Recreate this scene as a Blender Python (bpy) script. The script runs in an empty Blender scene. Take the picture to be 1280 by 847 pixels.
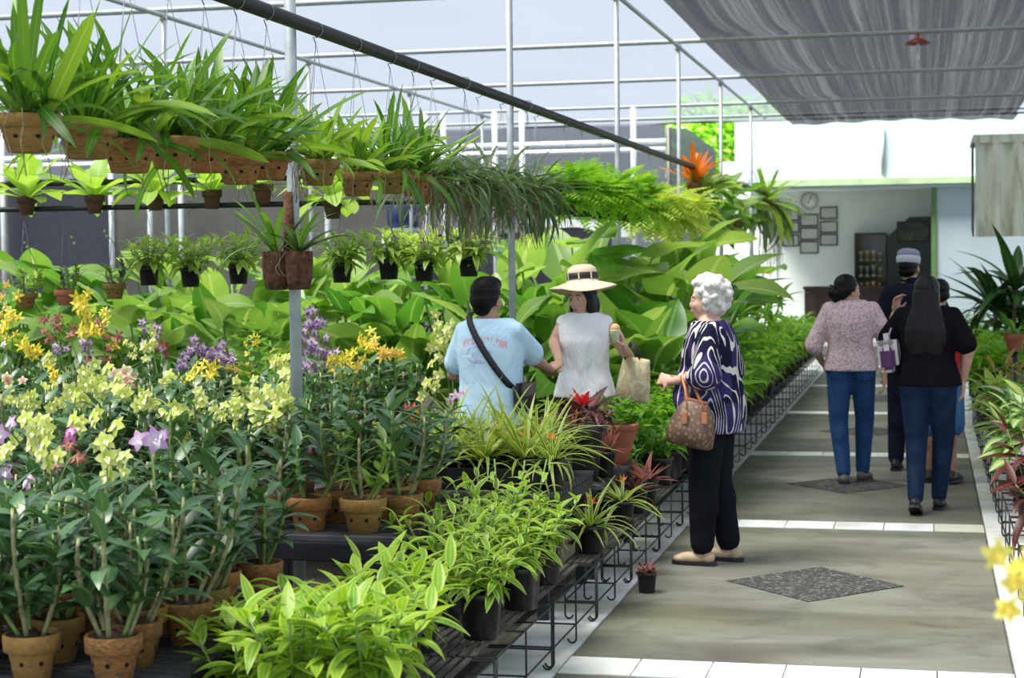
import bpy, bmesh, math, random
import numpy as np
from mathutils import Matrix, Vector, Euler
random.seed(7)
PI = math.pi
R = math.radians
C = bpy.context.scene.collection
SC = bpy.context.scene

# ------------------------------------------------------------------ camera
F_PX, W_PX, H_PX, EYE = 2200.0, 1280, 847, 1.65
cam_d = bpy.data.cameras.new('camera')
cam = bpy.data.objects.new('camera', cam_d)
C.objects.link(cam)
SC.camera = cam
cam_d.sensor_fit = 'HORIZONTAL'
cam_d.sensor_width = 36
cam_d.lens = 36 * F_PX / W_PX
cam_d.clip_end = 300
CAM_R = Matrix.Rotation(R(13.3), 3, 'Z') @ Matrix.Rotation(R(90 - 2.6), 3, 'X') @ Matrix.Rotation(-0.012, 3, 'Z')
cam.matrix_world = Matrix.Translation((0, 0, EYE)) @ CAM_R.to_4x4()
cam_d.dof.use_dof = True
cam_d.dof.focus_distance = 7.6
cam_d.dof.aperture_fstop = 5.0

def at(px, py, Y):
    """world point seen at a photo pixel, at distance Y along the path"""
    d = CAM_R @ Vector((px - 640, -(py - 423.5), -F_PX))
    return Vector((0, 0, EYE)) + d * (Y / d.y)

# ------------------------------------------------------------------ sky, sun, exposure
world = bpy.data.worlds.new('world')
SC.world = world
world.use_nodes = True
bg = world.node_tree.nodes['Background']
bg.inputs[0].default_value = (0.74, 0.86, 1.0, 1)
bg.inputs[1].default_value = 0.75
sun_d = bpy.data.lights.new('sun', 'SUN')
sun_d.energy = 12.0
sun_d.angle = R(32)
sun_d.color = (1.0, 0.97, 0.9)
sun = bpy.data.objects.new('sun', sun_d)
C.objects.link(sun)
sun.rotation_euler = Euler((R(12), R(-20), 0))
vs = SC.view_settings
vs.view_transform = 'Standard'
vs.look = 'None'
vs.gamma = 1.0
vs.use_curve_mapping = False
vs.exposure = 1.02
SC.cycles.transparent_max_bounces = 24
SC.cycles.max_bounces = 8
SC.cycles.sample_clamp_indirect = 6

# ------------------------------------------------------------------ helpers
def tag(o, label=None, cat=None, group=None, kind=None):
    if label: o['label'] = label
    if cat: o['category'] = cat
    if group: o['group'] = group
    if kind: o['kind'] = kind
    return o

def thing(name, label, cat, loc=(0, 0, 0), rotz=0, group=None):
    o = bpy.data.objects.new(name, None)
    o.empty_display_size = 0.05
    C.objects.link(o)
    o.location = loc
    o.rotation_euler = (0, 0, rotz)
    return tag(o, label, cat, group)

def part(name, me, parent=None, M=None, kind=None):
    o = bpy.data.objects.new(name, me)
    C.objects.link(o)
    if parent is not None: o.parent = parent
    if M is not None: o.matrix_basis = M
    if kind: o['kind'] = kind
    return o

def T(x, y, z): return Matrix.Translation((x, y, z))
def RX(a): return Matrix.Rotation(a, 4, 'X')
def RY(a): return Matrix.Rotation(a, 4, 'Y')
def RZ(a): return Matrix.Rotation(a, 4, 'Z')
def S(x, y=None, z=None):
    if y is None: y = z = x
    return Matrix.Diagonal((x, y, z, 1))

class MB:
    """collects pieces of one mesh"""
    def __init__(s): s.v = []; s.f = []; s.mi = []; s.uv = []; s.m = 0
    def add(s, vs_, fs, uv=None):
        n = len(s.v)
        s.v += [tuple(p) for p in vs_]
        for f in fs:
            s.f.append(tuple(i + n for i in f)); s.mi.append(s.m)
            s.uv.append([uv[i] for i in f] if uv else [(0, 0)] * len(f))
        return s
    def box(s, a, b, M=None):
        x0, y0, z0 = a; x1, y1, z1 = b
        p = [Vector(q) for q in ((x0,y0,z0),(x1,y0,z0),(x1,y1,z0),(x0,y1,z0),(x0,y0,z1),(x1,y0,z1),(x1,y1,z1),(x0,y1,z1))]
        if M: p = [M @ q for q in p]
        return s.add(p, ((0,3,2,1),(4,5,6,7),(0,1,5,4),(1,2,6,5),(2,3,7,6),(3,0,4,7)))
    def tube(s, pts, rad, n=8, cap=True, flat=1.0, ref=None):
        pts = [Vector(p) for p in pts]
        rads = rad if isinstance(rad, (list, tuple)) else [rad] * len(pts)
        vs_ = []; fs = []
        up = Vector(ref) if ref else None
        prev = None
        for i, p in enumerate(pts):
            d = (pts[min(i + 1, len(pts) - 1)] - pts[max(i - 1, 0)])
            d = d.normalized() if d.length > 1e-9 else Vector((0, 0, 1))
            r0 = up or prev or (Vector((1, 0, 0)) if abs(d.x) < .8 else Vector((0, 1, 0)))
            e1 = (r0 - d * r0.dot(d))
            e1 = e1.normalized() if e1.length > 1e-6 else d.orthogonal().normalized()
            prev = e1
            e2 = d.cross(e1)
            for k in range(n):
                a = 2 * PI * k / n
                vs_.append(p + e1 * (math.cos(a) * rads[i]) + e2 * (math.sin(a) * rads[i] * flat))
        for i in range(len(pts) - 1):
            for k in range(n):
                fs.append((i*n+k, i*n+(k+1)%n, (i+1)*n+(k+1)%n, (i+1)*n+k))
        if cap:
            fs.append(tuple(range(n - 1, -1, -1)))
            fs.append(tuple(range((len(pts)-1)*n, len(pts)*n)))
        return s.add(vs_, fs)
    def lathe(s, prof, n=20, c=(0, 0, 0), sx=1, sy=1, cap=True):
        vs_ = []; fs = []
        for r, z in prof:
            for k in range(n):
                a = 2 * PI * k / n
                vs_.append((c[0] + r*sx*math.cos(a), c[1] + r*sy*math.sin(a), c[2] + z))
        for i in range(len(prof) - 1):
            for k in range(n):
                fs.append((i*n+k, i*n+(k+1)%n, (i+1)*n+(k+1)%n, (i+1)*n+k))
        if cap and prof[0][0] > 1e-4: fs.append(tuple(range(n - 1, -1, -1)))
        if cap and prof[-1][0] > 1e-4: fs.append(tuple(range((len(prof)-1)*n, len(prof)*n)))
        return s.add(vs_, fs)
    def ball(s, c, r, n=12, m=8, M=None):
        r = r if isinstance(r, (tuple, list)) else (r, r, r)
        vs_ = []; fs = []
        for i in range(1, m):
            th = PI * i / m
            for k in range(n):
                a = 2 * PI * k / n
                p = Vector((r[0]*math.sin(th)*math.cos(a), r[1]*math.sin(th)*math.sin(a), r[2]*math.cos(th)))
                if M: p = M @ p
                vs_.append(Vector(c) + p)
        tv = Vector((0, 0, r[2])); bv = Vector((0, 0, -r[2]))
        if M: tv = M @ tv; bv = M @ bv
        vs_.append(Vector(c) + tv); vs_.append(Vector(c) + bv)
        it, ib = len(vs_) - 2, len(vs_) - 1
        for i in range(m - 2):
            for k in range(n):
                fs.append((i*n+k, (i+1)*n+k, (i+1)*n+(k+1)%n, i*n+(k+1)%n))
        for k in range(n):
            fs.append((it, k, (k+1)%n))
            fs.append((ib, (m-2)*n+(k+1)%n, (m-2)*n+k))
        return s.add(vs_, fs)
    def leaf(s, L, M):
        """L: leaf data (verts, faces, uvs) put through matrix M"""
        return s.add([M @ Vector(p) for p in L[0]], L[1], L[2])
    def mesh(s, name, mats, smooth=True):
        me = bpy.data.meshes.new(name)
        me.from_pydata(s.v, [], s.f)
        for m in (mats if isinstance(mats, (list, tuple)) else [mats]): me.materials.append(m)
        if any(s.mi): me.polygons.foreach_set('material_index', s.mi)
        if smooth: me.polygons.foreach_set('use_smooth', [True] * len(s.f))
        ul = me.uv_layers.new(name='UVMap')
        flat = [c for f in s.uv for uv in f for c in uv]
        ul.data.foreach_set('uv', flat)
        me.update()
        return me

def box_mesh(name, a, b, mat, bev=0):
    m = MB(); m.box(a, b)
    me = m.mesh(name, mat, False)
    if bev:
        bm = bmesh.new(); bm.from_mesh(me)
        bmesh.ops.bevel(bm, geom=bm.edges[:], offset=bev, segments=2, affect='EDGES')
        bm.to_mesh(me); bm.free()
    return me

def struct(name, me, M=None, parent=None):
    o = part(name, me, parent, M)
    if parent is None: o['kind'] = 'structure'
    return o

# ------------------------------------------------------------------ materials
class N:
    """small node-tree helper"""
    def __init__(s, name):
        s.mat = bpy.data.materials.new(name); s.mat.use_nodes = True
        s.nt = s.mat.node_tree; s.nt.nodes.clear()
        s.out = s.nt.nodes.new('ShaderNodeOutputMaterial')
    def n(s, t, **kw):
        nd = s.nt.nodes.new('ShaderNode' + t)
        for k, v in kw.items():
            if hasattr(nd, k): setattr(nd, k, v)
            else: s.set(nd, k, v)
        return nd
    def set(s, nd, k, v):
        k = {'fac': 'Fac', 'scale': 'Scale'}.get(k, k)
        i = nd.inputs[k] if isinstance(k, int) or k in nd.inputs else nd.inputs[k]
        if hasattr(v, 'is_linked') or hasattr(v, 'links'): s.nt.links.new(v, i)
        else: i.default_value = v
    def lk(s, a, b): s.nt.links.new(a, b)
    def math(s, op, a, b=None):
        nd = s.nt.nodes.new('ShaderNodeMath'); nd.operation = op
        for i, v in enumerate((a, b)):
            if v is None: continue
            if isinstance(v, (int, float)): nd.inputs[i].default_value = v
            else: s.lk(v, nd.inputs[i])
        return nd.outputs[0]
    def mix(s, f, a, b, blend='MIX'):
        nd = s.nt.nodes.new('ShaderNodeMix'); nd.data_type = 'RGBA'; nd.blend_type = blend
        for i, v in ((0, f), (6, a), (7, b)):
            if isinstance(v, (int, float)): nd.inputs[i].default_value = v
            elif isinstance(v, tuple): nd.inputs[i].default_value = v if len(v) == 4 else v + (1,)
            else: s.lk(v, nd.inputs[i])
        return nd.outputs[2]
    def noise(s, scale, detail=4, vec=None, dist=0, rough=.5):
        nd = s.nt.nodes.new('ShaderNodeTexNoise')
        nd.inputs['Scale'].default_value = scale; nd.inputs['Detail'].default_value = detail
        nd.inputs['Distortion'].default_value = dist; nd.inputs['Roughness'].default_value = rough
        if vec: s.lk(vec, nd.inputs['Vector'])
        return nd.outputs['Fac']
    def ramp(s, f, stops, interp='LINEAR'):
        nd = s.nt.nodes.new('ShaderNodeValToRGB'); cr = nd.color_ramp; cr.interpolation = interp
        while len(cr.elements) < len(stops): cr.elements.new(.5)
        for e, (p, c) in zip(cr.elements, stops):
            e.position = p; e.color = c if len(c) == 4 else tuple(c) + (1,)
        s.lk(f, nd.inputs[0])
        return nd.outputs[0]
    def coord(s, kind='Object'):
        return s.nt.nodes.new('ShaderNodeTexCoord').outputs[kind]
    def mapping(s, vec, scale=(1,1,1), rot=(0,0,0), loc=(0,0,0)):
        nd = s.nt.nodes.new('ShaderNodeMapping')
        nd.inputs['Scale'].default_value = scale; nd.inputs['Rotation'].default_value = rot; nd.inputs['Location'].default_value = loc
        s.lk(vec, nd.inputs['Vector']); return nd.outputs[0]
    def wpos(s): return s.nt.nodes.new('ShaderNodeNewGeometry').outputs['Position']
    def bsdf(s, col, rough=.5, metal=0, bump=None, bstr=.3, bdist=.01, spec=.5, sheen=0):
        b = s.nt.nodes.new('ShaderNodeBsdfPrincipled')
        if isinstance(col, tuple): b.inputs['Base Color'].default_value = col if len(col) == 4 else col + (1,)
        else: s.lk(col, b.inputs['Base Color'])
        if isinstance(rough, (int, float)): b.inputs['Roughness'].default_value = rough
        else: s.lk(rough, b.inputs['Roughness'])
        b.inputs['Metallic'].default_value = metal
        b.inputs['Specular IOR Level'].default_value = spec
        b.inputs['Sheen Weight'].default_value = sheen
        if bump is not None:
            bn = s.nt.nodes.new('ShaderNodeBump'); bn.inputs['Strength'].default_value = bstr; bn.inputs['Distance'].default_value = bdist
            s.lk(bump, bn.inputs['Height']); s.lk(bn.outputs[0], b.inputs['Normal'])
        return b
    def done(s, sh):
        s.lk(sh if not hasattr(sh, 'outputs') else sh.outputs[0], s.out.inputs[0]); return s.mat

def plain(name, col, rough=.5, metal=0, var=.12, nscale=8, bstr=.0, spec=.5, sheen=0):
    """a coloured material with slight mottling"""
    m = N(name)
    nz = m.noise(nscale, 4, m.coord())
    dk = tuple(c * (1 - var) for c in col); lt = tuple(min(1, c * (1 + var)) for c in col)
    c = m.ramp(nz, [(.3, dk), (.7, lt)])
    return m.done(m.bsdf(c, rough, metal, nz if bstr else None, bstr, .01, spec, sheen))

def leafmat(name, c1, c2, rib=None, edge=None, trans=.4, rough=.38, tip=None, base=None, streak=0, spec=.5):
    """leaf: colour c1..c2 leaf by leaf, paler midrib, coloured margin, tip or base"""
    m = N(name)
    oi = m.n('ObjectInfo').outputs['Random']
    ri = m.n('NewGeometry').outputs['Random Per Island']
    r = m.math('FRACT', m.math('ADD', oi, ri))
    col = m.mix(r, c1, c2)
    uv = m.n('SeparateXYZ'); m.lk(m.coord('UV'), uv.inputs[0])
    u, v = uv.outputs[0], uv.outputs[1]
    dist = m.math('MULTIPLY', m.math('ABSOLUTE', m.math('SUBTRACT', v, .5)), 2.0)
    if streak:
        w = m.n('TexWave', wave_type='BANDS', bands_direction='Y'); w.inputs['Scale'].default_value = streak
        m.lk(m.coord('UV'), w.inputs['Vector'])
        col = m.mix(m.math('MULTIPLY', w.outputs['Fac'], .22), col, tuple(min(1, q * 1.8) for q in c2))
    if base: col = m.mix(m.math('SMOOTHSTEP' if False else 'LESS_THAN', u, .3), col, base)
    if edge:
        f = m.math('GREATER_THAN', m.math('ADD', dist, m.math('MULTIPLY', m.noise(14, 2, m.coord('UV')), .25)), .72)
        col = m.mix(f, col, edge)
    if tip:
        f = m.math('GREATER_THAN', m.math('ADD', u, m.math('MULTIPLY', r, .16)), 1.09)
        col = m.mix(f, col, tip)
    if rib: col = m.mix(m.math('LESS_THAN', dist, .09), col, rib)
    p = m.bsdf(col, rough, spec=spec)
    t = m.n('BsdfTranslucent')
    tc = m.mix(.5, col, (1.0, 1.0, .25), 'MULTIPLY')
    m.lk(m.mix(1.0, col, (1.2, 1.2, .7, 1), 'MULTIPLY'), t.inputs[0])
    mx = m.n('MixShader'); mx.inputs[0].default_value = trans
    m.lk(p.outputs[0], mx.inputs[1]); m.lk(t.outputs[0], mx.inputs[2])
    return m.done(mx)

M = {}
def pipe_mat():
    m = N('galvanised_pipe')
    nz = m.noise(20, 3, m.coord())
    return m.done(m.bsdf(m.ramp(nz, [(.3, (.36, .40, .42)), (.7, (.48, .52, .53))]), .45, .25))
M['pipe'] = pipe_mat()
M['white_pipe'] = plain('white_painted_pipe', (.72, .76, .78), .45)
M['black_pipe'] = plain('black_plastic_pipe', (.012, .011, .011), .55)
M['wire'] = plain('dark_wire', (.02, .02, .02), .5, .4)
M['hang_wire'] = plain('hanging_wire', (.22, .23, .24), .4, .6)
M['black_paint'] = plain('black_painted_timber', (.012, .013, .017), .5, var=.4)
M['black_plastic'] = plain('black_pot_plastic', (.010, .010, .011), .42, var=.3)
M['soil'] = plain('dark_potting_soil', (.035, .025, .018), .95, var=.5, nscale=60, bstr=.8)
M['bark'] = plain('orchid_bark', (.09, .055, .03), .95, var=.6, nscale=70, bstr=.9)

def clay(name, c1, c2, moss):
    m = N(name)
    co = m.coord(); oi = m.n('ObjectInfo').outputs['Random']
    va = m.n('VectorMath', operation='ADD'); m.lk(co, va.inputs[0]); m.lk(oi, va.inputs[1])
    n1 = m.noise(7, 4, va.outputs[0]); n2 = m.noise(9, 5, m.mapping(va.outputs[0], (1, 1, 2.2), (0, 0, 0), (3, 1, 2)))
    c = m.ramp(n1, [(.3, c1), (.7, c2)])
    f = m.ramp(m.math('ADD', n2, m.math('MULTIPLY', m.math('SUBTRACT', oi, .5), .22)), [(.48, (0, 0, 0)), (.62, (1, 1, 1))])
    c = m.mix(m.math('MULTIPLY', f, .85), c, moss)
    return m.done(m.bsdf(c, .85, bump=n1, bstr=.3))
M['clay'] = clay('terracotta', (.30, .115, .032), (.40, .175, .05), (.14, .095, .026))
M['clay_moss'] = clay('mossy_terracotta', (.28, .145, .035), (.36, .20, .052), (.15, .125, .026))
M['clay_red'] = clay('red_terracotta', (.38, .12, .06), (.47, .17, .09), (.30, .12, .06))
M['clay_dark'] = clay('dark_brown_clay', (.085, .036, .018), (.14, .062, .03), (.05, .038, .02))
M['hole'] = plain('dark_drain_hole', (.01, .007, .005), 1)
M['coir'] = plain('coconut_husk', (.10, .042, .02), .95, var=.6, nscale=40, bstr=.9)
M['roots'] = plain('aerial_roots', (.27, .22, .13), .9, var=.4, nscale=30)
# ------------------------------------------------------------------ ground and path
PX0, PX1 = -1.44, 0.33          # edges of the concrete walk
TL = 0.295                      # tile pitch
BAND0, BANDSTEP = 6.80, TL * 13.25

def ground_mat():
    m = N('damp_soil_ground'); co = m.coord()
    n1 = m.noise(1.2, 6, co); n2 = m.noise(25, 4, co)
    c = m.mix(n2, m.ramp(n1, [(.35, (.028, .026, .021)), (.65, (.065, .062, .045))]), (.045, .04, .028))
    return m.done(m.bsdf(c, .9, bump=n2, bstr=.6, bdist=.03))
def concrete_mat():
    m = N('weathered_concrete'); co = m.wpos()
    n1 = m.noise(1.1, 6, m.mapping(co, (.7, 2.2, 1)), .6); n2 = m.noise(60, 3, co); n3 = m.noise(.7, 4, m.mapping(co, (1, 1, 1), (0, 0, 0), (7, 3, 0)))
    n4 = m.noise(5, 6, m.mapping(co, (.5, 3.0, 1)))
    c = m.ramp(n1, [(.28, (.09, .087, .066)), (.5, (.175, .172, .142)), (.72, (.26, .257, .222))])
    c = m.mix(m.math('MULTIPLY', m.ramp(n3, [(.45, (0,0,0)), (.7, (1,1,1))]), .5), c, (.21, .22, .10))
    c = m.mix(m.math('MULTIPLY', m.ramp(n4, [(.5, (0,0,0)), (.75, (1,1,1))]), .45), c, (.12, .115, .09))
    n5 = m.noise(2.2, 6, m.mapping(co, (1.3, 1.3, 1), (0, 0, 0), (2, 9, 0)), .8)
    c = m.mix(m.math('MULTIPLY', m.ramp(n5, [(.5, (0,0,0)), (.72, (1,1,1))]), .5), c, (.055, .055, .042))
    c = m.mix(m.math('MULTIPLY', n2, .3), c, (.08, .075, .06))
    return m.done(m.bsdf(c, .55, bump=n2, bstr=.15, bdist=.004, spec=.3))
def pebble_mat():
    m = N('dark_pebble_inlay'); v = m.n('TexVoronoi'); v.inputs['Scale'].default_value = 70
    m.lk(m.wpos(), v.inputs['Vector'])
    sp = m.n('SeparateColor'); m.lk(v.outputs['Color'], sp.inputs[0])
    c = m.ramp(sp.outputs[0], [(0, (.022, .022, .02)), (.75, (.055, .055, .05)), (1, (.18, .175, .16))])
    return m.done(m.bsdf(c, .7, bump=v.outputs['Distance'], bstr=.6, bdist=.006))
def tile_mat():
    m = N('white_glazed_tile'); oi = m.n('ObjectInfo').outputs['Random']
    n1 = m.noise(5, 5, m.wpos())
    c = m.mix(m.math('MULTIPLY', m.math('POWER', oi, 2.2), .75), (.87, .89, .89), (.60, .58, .42))
    c = m.mix(m.math('MULTIPLY', m.ramp(n1, [(.48, (0,0,0)), (.8, (1,1,1))]), .6), c, (.42, .40, .26))
    return m.done(m.bsdf(c, .3))
M['tile'] = tile_mat()
M['grout'] = plain('dark_grout', (.11, .105, .08), .9, var=.4, nscale=20)

m = MB(); m.add([(-40, -3, -.06), (25, -3, -.06), (25, 60, -.06), (-40, 60, -.06)], [(0, 1, 2, 3)])
m.add([(-40, -3, -.2), (25, -3, -.2), (25, 60, -.2), (-40, 60, -.2)], [(3, 2, 1, 0)])
floor = struct('floor', m.mesh('floor', ground_mat(), False))
# bed of grout under slabs and tiles
walk = struct('path', box_mesh('path', (PX0 - .36, 1.0, -.059), (PX1 + .36, 30.6, -.012), M['grout']))
conc, peb = concrete_mat(), pebble_mat()
y = BAND0 - BANDSTEP * 1
k = 0
while y < 30:
    y0, y1 = y + TL + .006, min(y + BANDSTEP - .006, 30.6)
    sl = part('slab', box_mesh('slab', (PX0 + .006, y0, -.0119), (PX1 - .006, y1, 0), conc), walk)
    cx, cy = (PX0 + PX1) / 2 + .0, (y0 + y1) / 2
    if y1 - y0 > 3:
        d = MB(); d.add([(cx - .44, cy, .001), (cx, cy - .48, .001), (cx + .44, cy, .001), (cx, cy + .48, .001),
                         (cx - .44, cy, .004), (cx, cy - .48, .004), (cx + .44, cy, .004), (cx, cy + .48, .004)],
                        [(4, 5, 6, 7), (0, 1, 5, 4), (1, 2, 6, 5), (2, 3, 7, 6), (3, 0, 4, 7)])
        part('diamond_inlay', d.mesh('diamond_inlay', peb, False), walk)
    y += BANDSTEP
tile_me = box_mesh('tile', (-.1445, -.1445, -.0119), (.1445, .1445, .002), M['tile'])
bw = (PX1 - PX0) / 6
for i in range(-3, 74):
    yy = BAND0 + TL * (i + .5)
    if yy > 30.4: break
    part('tile', tile_me, walk, T(PX0 - .15, yy, random.uniform(0, .0015)))
    part('tile', tile_me, walk, T(PX1 + .15, yy, random.uniform(0, .0015)))
for b in range(7):
    yy = BAND0 + BANDSTEP * b + TL / 2
    if yy > 30.3: break
    for q in range(6):
        part('tile', tile_me, walk, T(PX0 + bw * (q + .5), yy, .001))

# ------------------------------------------------------------------ roof of the shade house
RZ_ = 4.03
POLE_X = -2.68
POLE_Y = [7.24, 11.36, 15.5, 19.5, 23.6, 27.7]
POLE_XL = -7.0
ROOF_Y1 = 32.6

def net_mat(name, col, transp, stripe=0):
    m = N(name); co = m.coord()
    n1 = m.noise(.6, 4, m.mapping(co, (1, .5, 1)))
    n2 = m.noise(3.0, 3, m.mapping(co, (9, .25, 1)))
    c = m.mix(m.math('MULTIPLY', n1, .5), col, tuple(q * .72 for q in col))
    if stripe:
        ns = m.noise(1.0, 8, m.mapping(co, (9, .035, 0)), rough=.85)
        ns2 = m.noise(1.0, 3, m.mapping(co, (3.5, .02, 0), (0, 0, 0), (4, 0, 0)))
        f = m.math('ADD', m.math('MULTIPLY', ns, .75), m.math('MULTIPLY', ns2, .3))
        c = m.ramp(f, [(.40, (.003, .003, .003)), (.48, (.012, .0115, .0115)), (.54, (.045, .044, .044)), (.62, (.13, .127, .127))])
    else:
        c = m.mix(m.math('MULTIPLY', n2, .22), c, tuple(q * .6 for q in col))
    d = m.n('BsdfDiffuse'); m.lk(c, d.inputs[0])
    t = m.n('BsdfTranslucent'); m.lk(c, t.inputs[0])
    a = m.n('MixShader'); a.inputs[0].default_value = .55
    m.lk(d.outputs[0], a.inputs[1]); m.lk(t.outputs[0], a.inputs[2])
    tr = m.n('BsdfTransparent'); tr.inputs[0].default_value = (1, 1, 1, 1)
    b = m.n('MixShader'); b.inputs[0].default_value = transp
    m.lk(a.outputs[0], b.inputs[1]); m.lk(tr.outputs[0], b.inputs[2])
    return m.done(b)
M['net'] = net_mat('pale_shade_net', (.135, .15, .18), .26)
M['net_dark'] = net_mat('dark_striped_shade_cloth', (.1, .1, .1), .13, 1)

def cloth(x0, x1, y0, y1, z, nx, ny, fn):
    m = MB(); vs_ = []; fs = []
    for j in range(ny + 1):
        for i in range(nx + 1):
            u, v = i / nx, j / ny
            x, yv = x0 + (x1 - x0) * u, y0 + (y1 - y0) * v
            dx, dz = fn(u, v, x, yv)
            vs_.append((x + dx, yv, z + dz))
    for j in range(ny):
        for i in range(nx):
            a = j * (nx + 1) + i
            fs.append((a, a + 1, a + nx + 2, a + nx + 1))
    m.add(vs_, fs); return m

def sag(u, v, x, y):
    ph = ((y - POLE_Y[0]) / 4.1) % 1.0
    return 0, -.05 * math.sin(PI * ph) - .03 * math.sin(x * 2.2 + y)
net = cloth(-26, 14, -1.0, ROOF_Y1, RZ_ + .12, 60, 60, sag)
struct('roof_shade_net', net.mesh('roof_shade_net', M['net']))
def sag2(u, v, x, y):
    ph = ((y - POLE_Y[0]) / 4.1) % 1.0
    e = abs(u - .5) * 2
    return (u - .5) * -.25 * math.sin(PI * ph), -.09 * math.sin(PI * ph) * (.4 + e) + .014 * math.sin(x * 9 + y * .7)
dk = cloth(-2.45, 1.55, 10.0, ROOF_Y1 - .05, RZ_ + .055, 80, 90, sag2)
o = part('shade_cloth', dk.mesh('shade_cloth', M['net_dark']))
tag(o, 'dark grey striped shade cloth stretched over the pipes above the walkway', 'shade cloth')

def pole(x, y, z, r, label, grp, name='pole'):
    p = thing(name, label, 'pole', (x, y, 0), 0, grp)
    a = MB(); a.tube([(0, 0, -.06), (0, 0, z)], r, 12); part('pipe', a.mesh('pipe', M['pipe']), p)
    b = MB(); b.tube([(0, 0, z - .07), (0, 0, z - .01)], r * 1.45, 10); part('clamp', b.mesh('clamp', M['pipe']), p)
    return p
PLAB = ['carrying the coconut husk planters', 'rising behind the man in blue', 'rising behind the straw hat', 'rising through the yellow-green ferns', 'beside the orange bromeliad', 'at the far end of the black pipe']
for i, yy in enumerate(POLE_Y):
    pole(POLE_X, yy, RZ_ - .03, .024 if i else .026, 'slim galvanised steel pole ' + PLAB[i], 'poles along the hanging row')
for yy in POLE_Y[1:]:
    pole(POLE_XL, yy, RZ_ - .03, .024, 'slim galvanised steel pole standing among the plants by the grey back wall', 'poles near the back wall')
def hpipe(name, a, b, r, mat, label, grp=None, n=10):
    mb = MB(); mid = [Vector(a).lerp(Vector(b), t / 6) for t in range(7)]
    mb.tube(mid, r, n); o = part(name, mb.mesh(name, mat)); return tag(o, label, 'pipe', grp)
for yy in [3.2] + POLE_Y + [30.2]:
    hpipe('roof_pipe', (-22, yy, RZ_), (9, yy, RZ_), .027, M['pipe'], 'galvanised cross pipe carrying the shade net across the house', 'roof cross pipes')
for xx in (POLE_X, POLE_XL, -11.3, 2.6):
    hpipe('roof_pipe', (xx, 2.0, RZ_ - .055), (xx, 30.2 if xx > -3 else 28.2, RZ_ - .055), .022, M['pipe'], 'galvanised lengthwise pipe joining the pole tops', 'roof lengthwise pipes')
hpipe('edge_cable', (-22, ROOF_Y1, RZ_ + .1), (9, ROOF_Y1, RZ_ + .1), .02, M['black_pipe'], 'dark cable along the far edge of the shade net')
# black pipe for the hanging row
BX, BZ = -2.60, 2.66
hpipe('hanging_pipe', (BX, 3.0, BZ - .0), (BX, 29.2, BZ + .02), .031, M['black_pipe'], 'thick black pipe from which the row of orchid pots hangs')

# lamp over the walk
lp = at(1147, 48, 19.5)
lt = thing('hanging_lamp', 'red shallow dish lamp with a white tube bulb under the dark shade cloth', 'lamp', (lp.x, 19.44, RZ_ - .05))
a = MB(); a.lathe([(.02, .02), (.02, -.02), (.05, -.03), (.135, -.075), (.138, -.09), (.12, -.085), (.03, -.05)], 24)
part('lamp_shade', a.mesh('lamp_shade', plain('red_enamel', (.30, .045, .025), .35)), lt)
a = MB(); a.lathe([(.02, -.05), (.022, -.12), (.022, -.135)], 12); part('lamp_socket', a.mesh('lamp_socket', M['white_pipe']), lt)
a = MB(); a.lathe([(.016, -.135), (.02, -.15), (.02, -.25), (.012, -.27), (.0, -.272)], 12); part('bulb', a.mesh('bulb', plain('white_bulb_glass', (.85, .87, .88), .25)), lt)

# ------------------------------------------------------------------ building at the end of the walk
FY = 33.6                       # front of the veranda
BY = 36.6                       # veranda back wall
def wx(px, Y): return at(px, 300, Y).x
def wz(py, Y, px=1100): return at(px, py, Y).z
def wall_mat(name, col):
    m = N(name); co = m.wpos()
    n1 = m.noise(.8, 5, m.mapping(co, (1.5, 1, .35)))
    n2 = m.noise(3, 5, co)
    c = m.mix(m.math('MULTIPLY', m.ramp(n1, [(.5, (0,0,0)), (.8, (1,1,1))]), .45), col, tuple(q * .72 for q in col))
    return m.done(m.bsdf(c, .7, bump=n2, bstr=.1))
M['wall_white'] = wall_mat('pale_blue_white_plaster', (.50, .61, .65))
M['wall_in'] = wall_mat('grey_white_veranda_plaster', (.74, .82, .80))
M['green'] = plain('green_gloss_paint', (.13, .24, .08), .45, var=.15)
M['green_pale'] = plain('faded_green_paint', (.34, .47, .27), .6, var=.2, nscale=3)
bx0, bx1 = wx(921, FY), wx(1420, FY)
zt, zl0, zl1 = 4.22, wz(223, FY), wz(232, FY)
struct('wall_upper', box_mesh('wall_upper', (bx0, FY - .25, zl0), (bx1, FY, zt), M['wall_white']))
struct('trim_1', box_mesh('trim_1', (bx0 + .5, FY - .34, zl1), (bx1, FY - .02, zl0), M['green_pale'], .01))
struct('trim_2', box_mesh('trim_2', (bx0 + .5, FY - .30, zl1 - .05), (bx1, FY - .05, zl1 - .002), M['wall_white'], .005))
mb = MB(); mb.tube([(wx(1104, FY), FY - .29, zl0), (wx(1104, FY), FY - .29, zt - .2)], .03, 8)
o = part('drain_pipe', mb.mesh('drain_pipe', M['pipe'])); tag(o, 'grey downpipe on the pale upper wall of the building', 'pipe')
struct('wall_back', box_mesh('wall_back', (wx(900, BY), BY, 0), (wx(1172, BY), BY + .2, 3.6), M['wall_in']))
struct('wall_right', box_mesh('wall_right', (wx(1171, FY), FY - .02, 0), (bx1, FY + .2, zl1 - .051), M['wall_white']))
struct('wall_side', box_mesh('wall_side', (wx(1171, FY), FY + .2, 0), (wx(1171, FY) + .12, BY, 3.5), M['wall_in']))
struct('ceiling', box_mesh('ceiling', (bx0, FY + .02, zl1 + .02), (bx1, BY + .2, zl1 + .12), M['wall_in']))
struct('trim_3', box_mesh('trim_3', (wx(1164, FY), FY - .06, 0), (wx(1171, FY) - .002, FY + .1, zl1 - .051), M['green'], .008))
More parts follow.
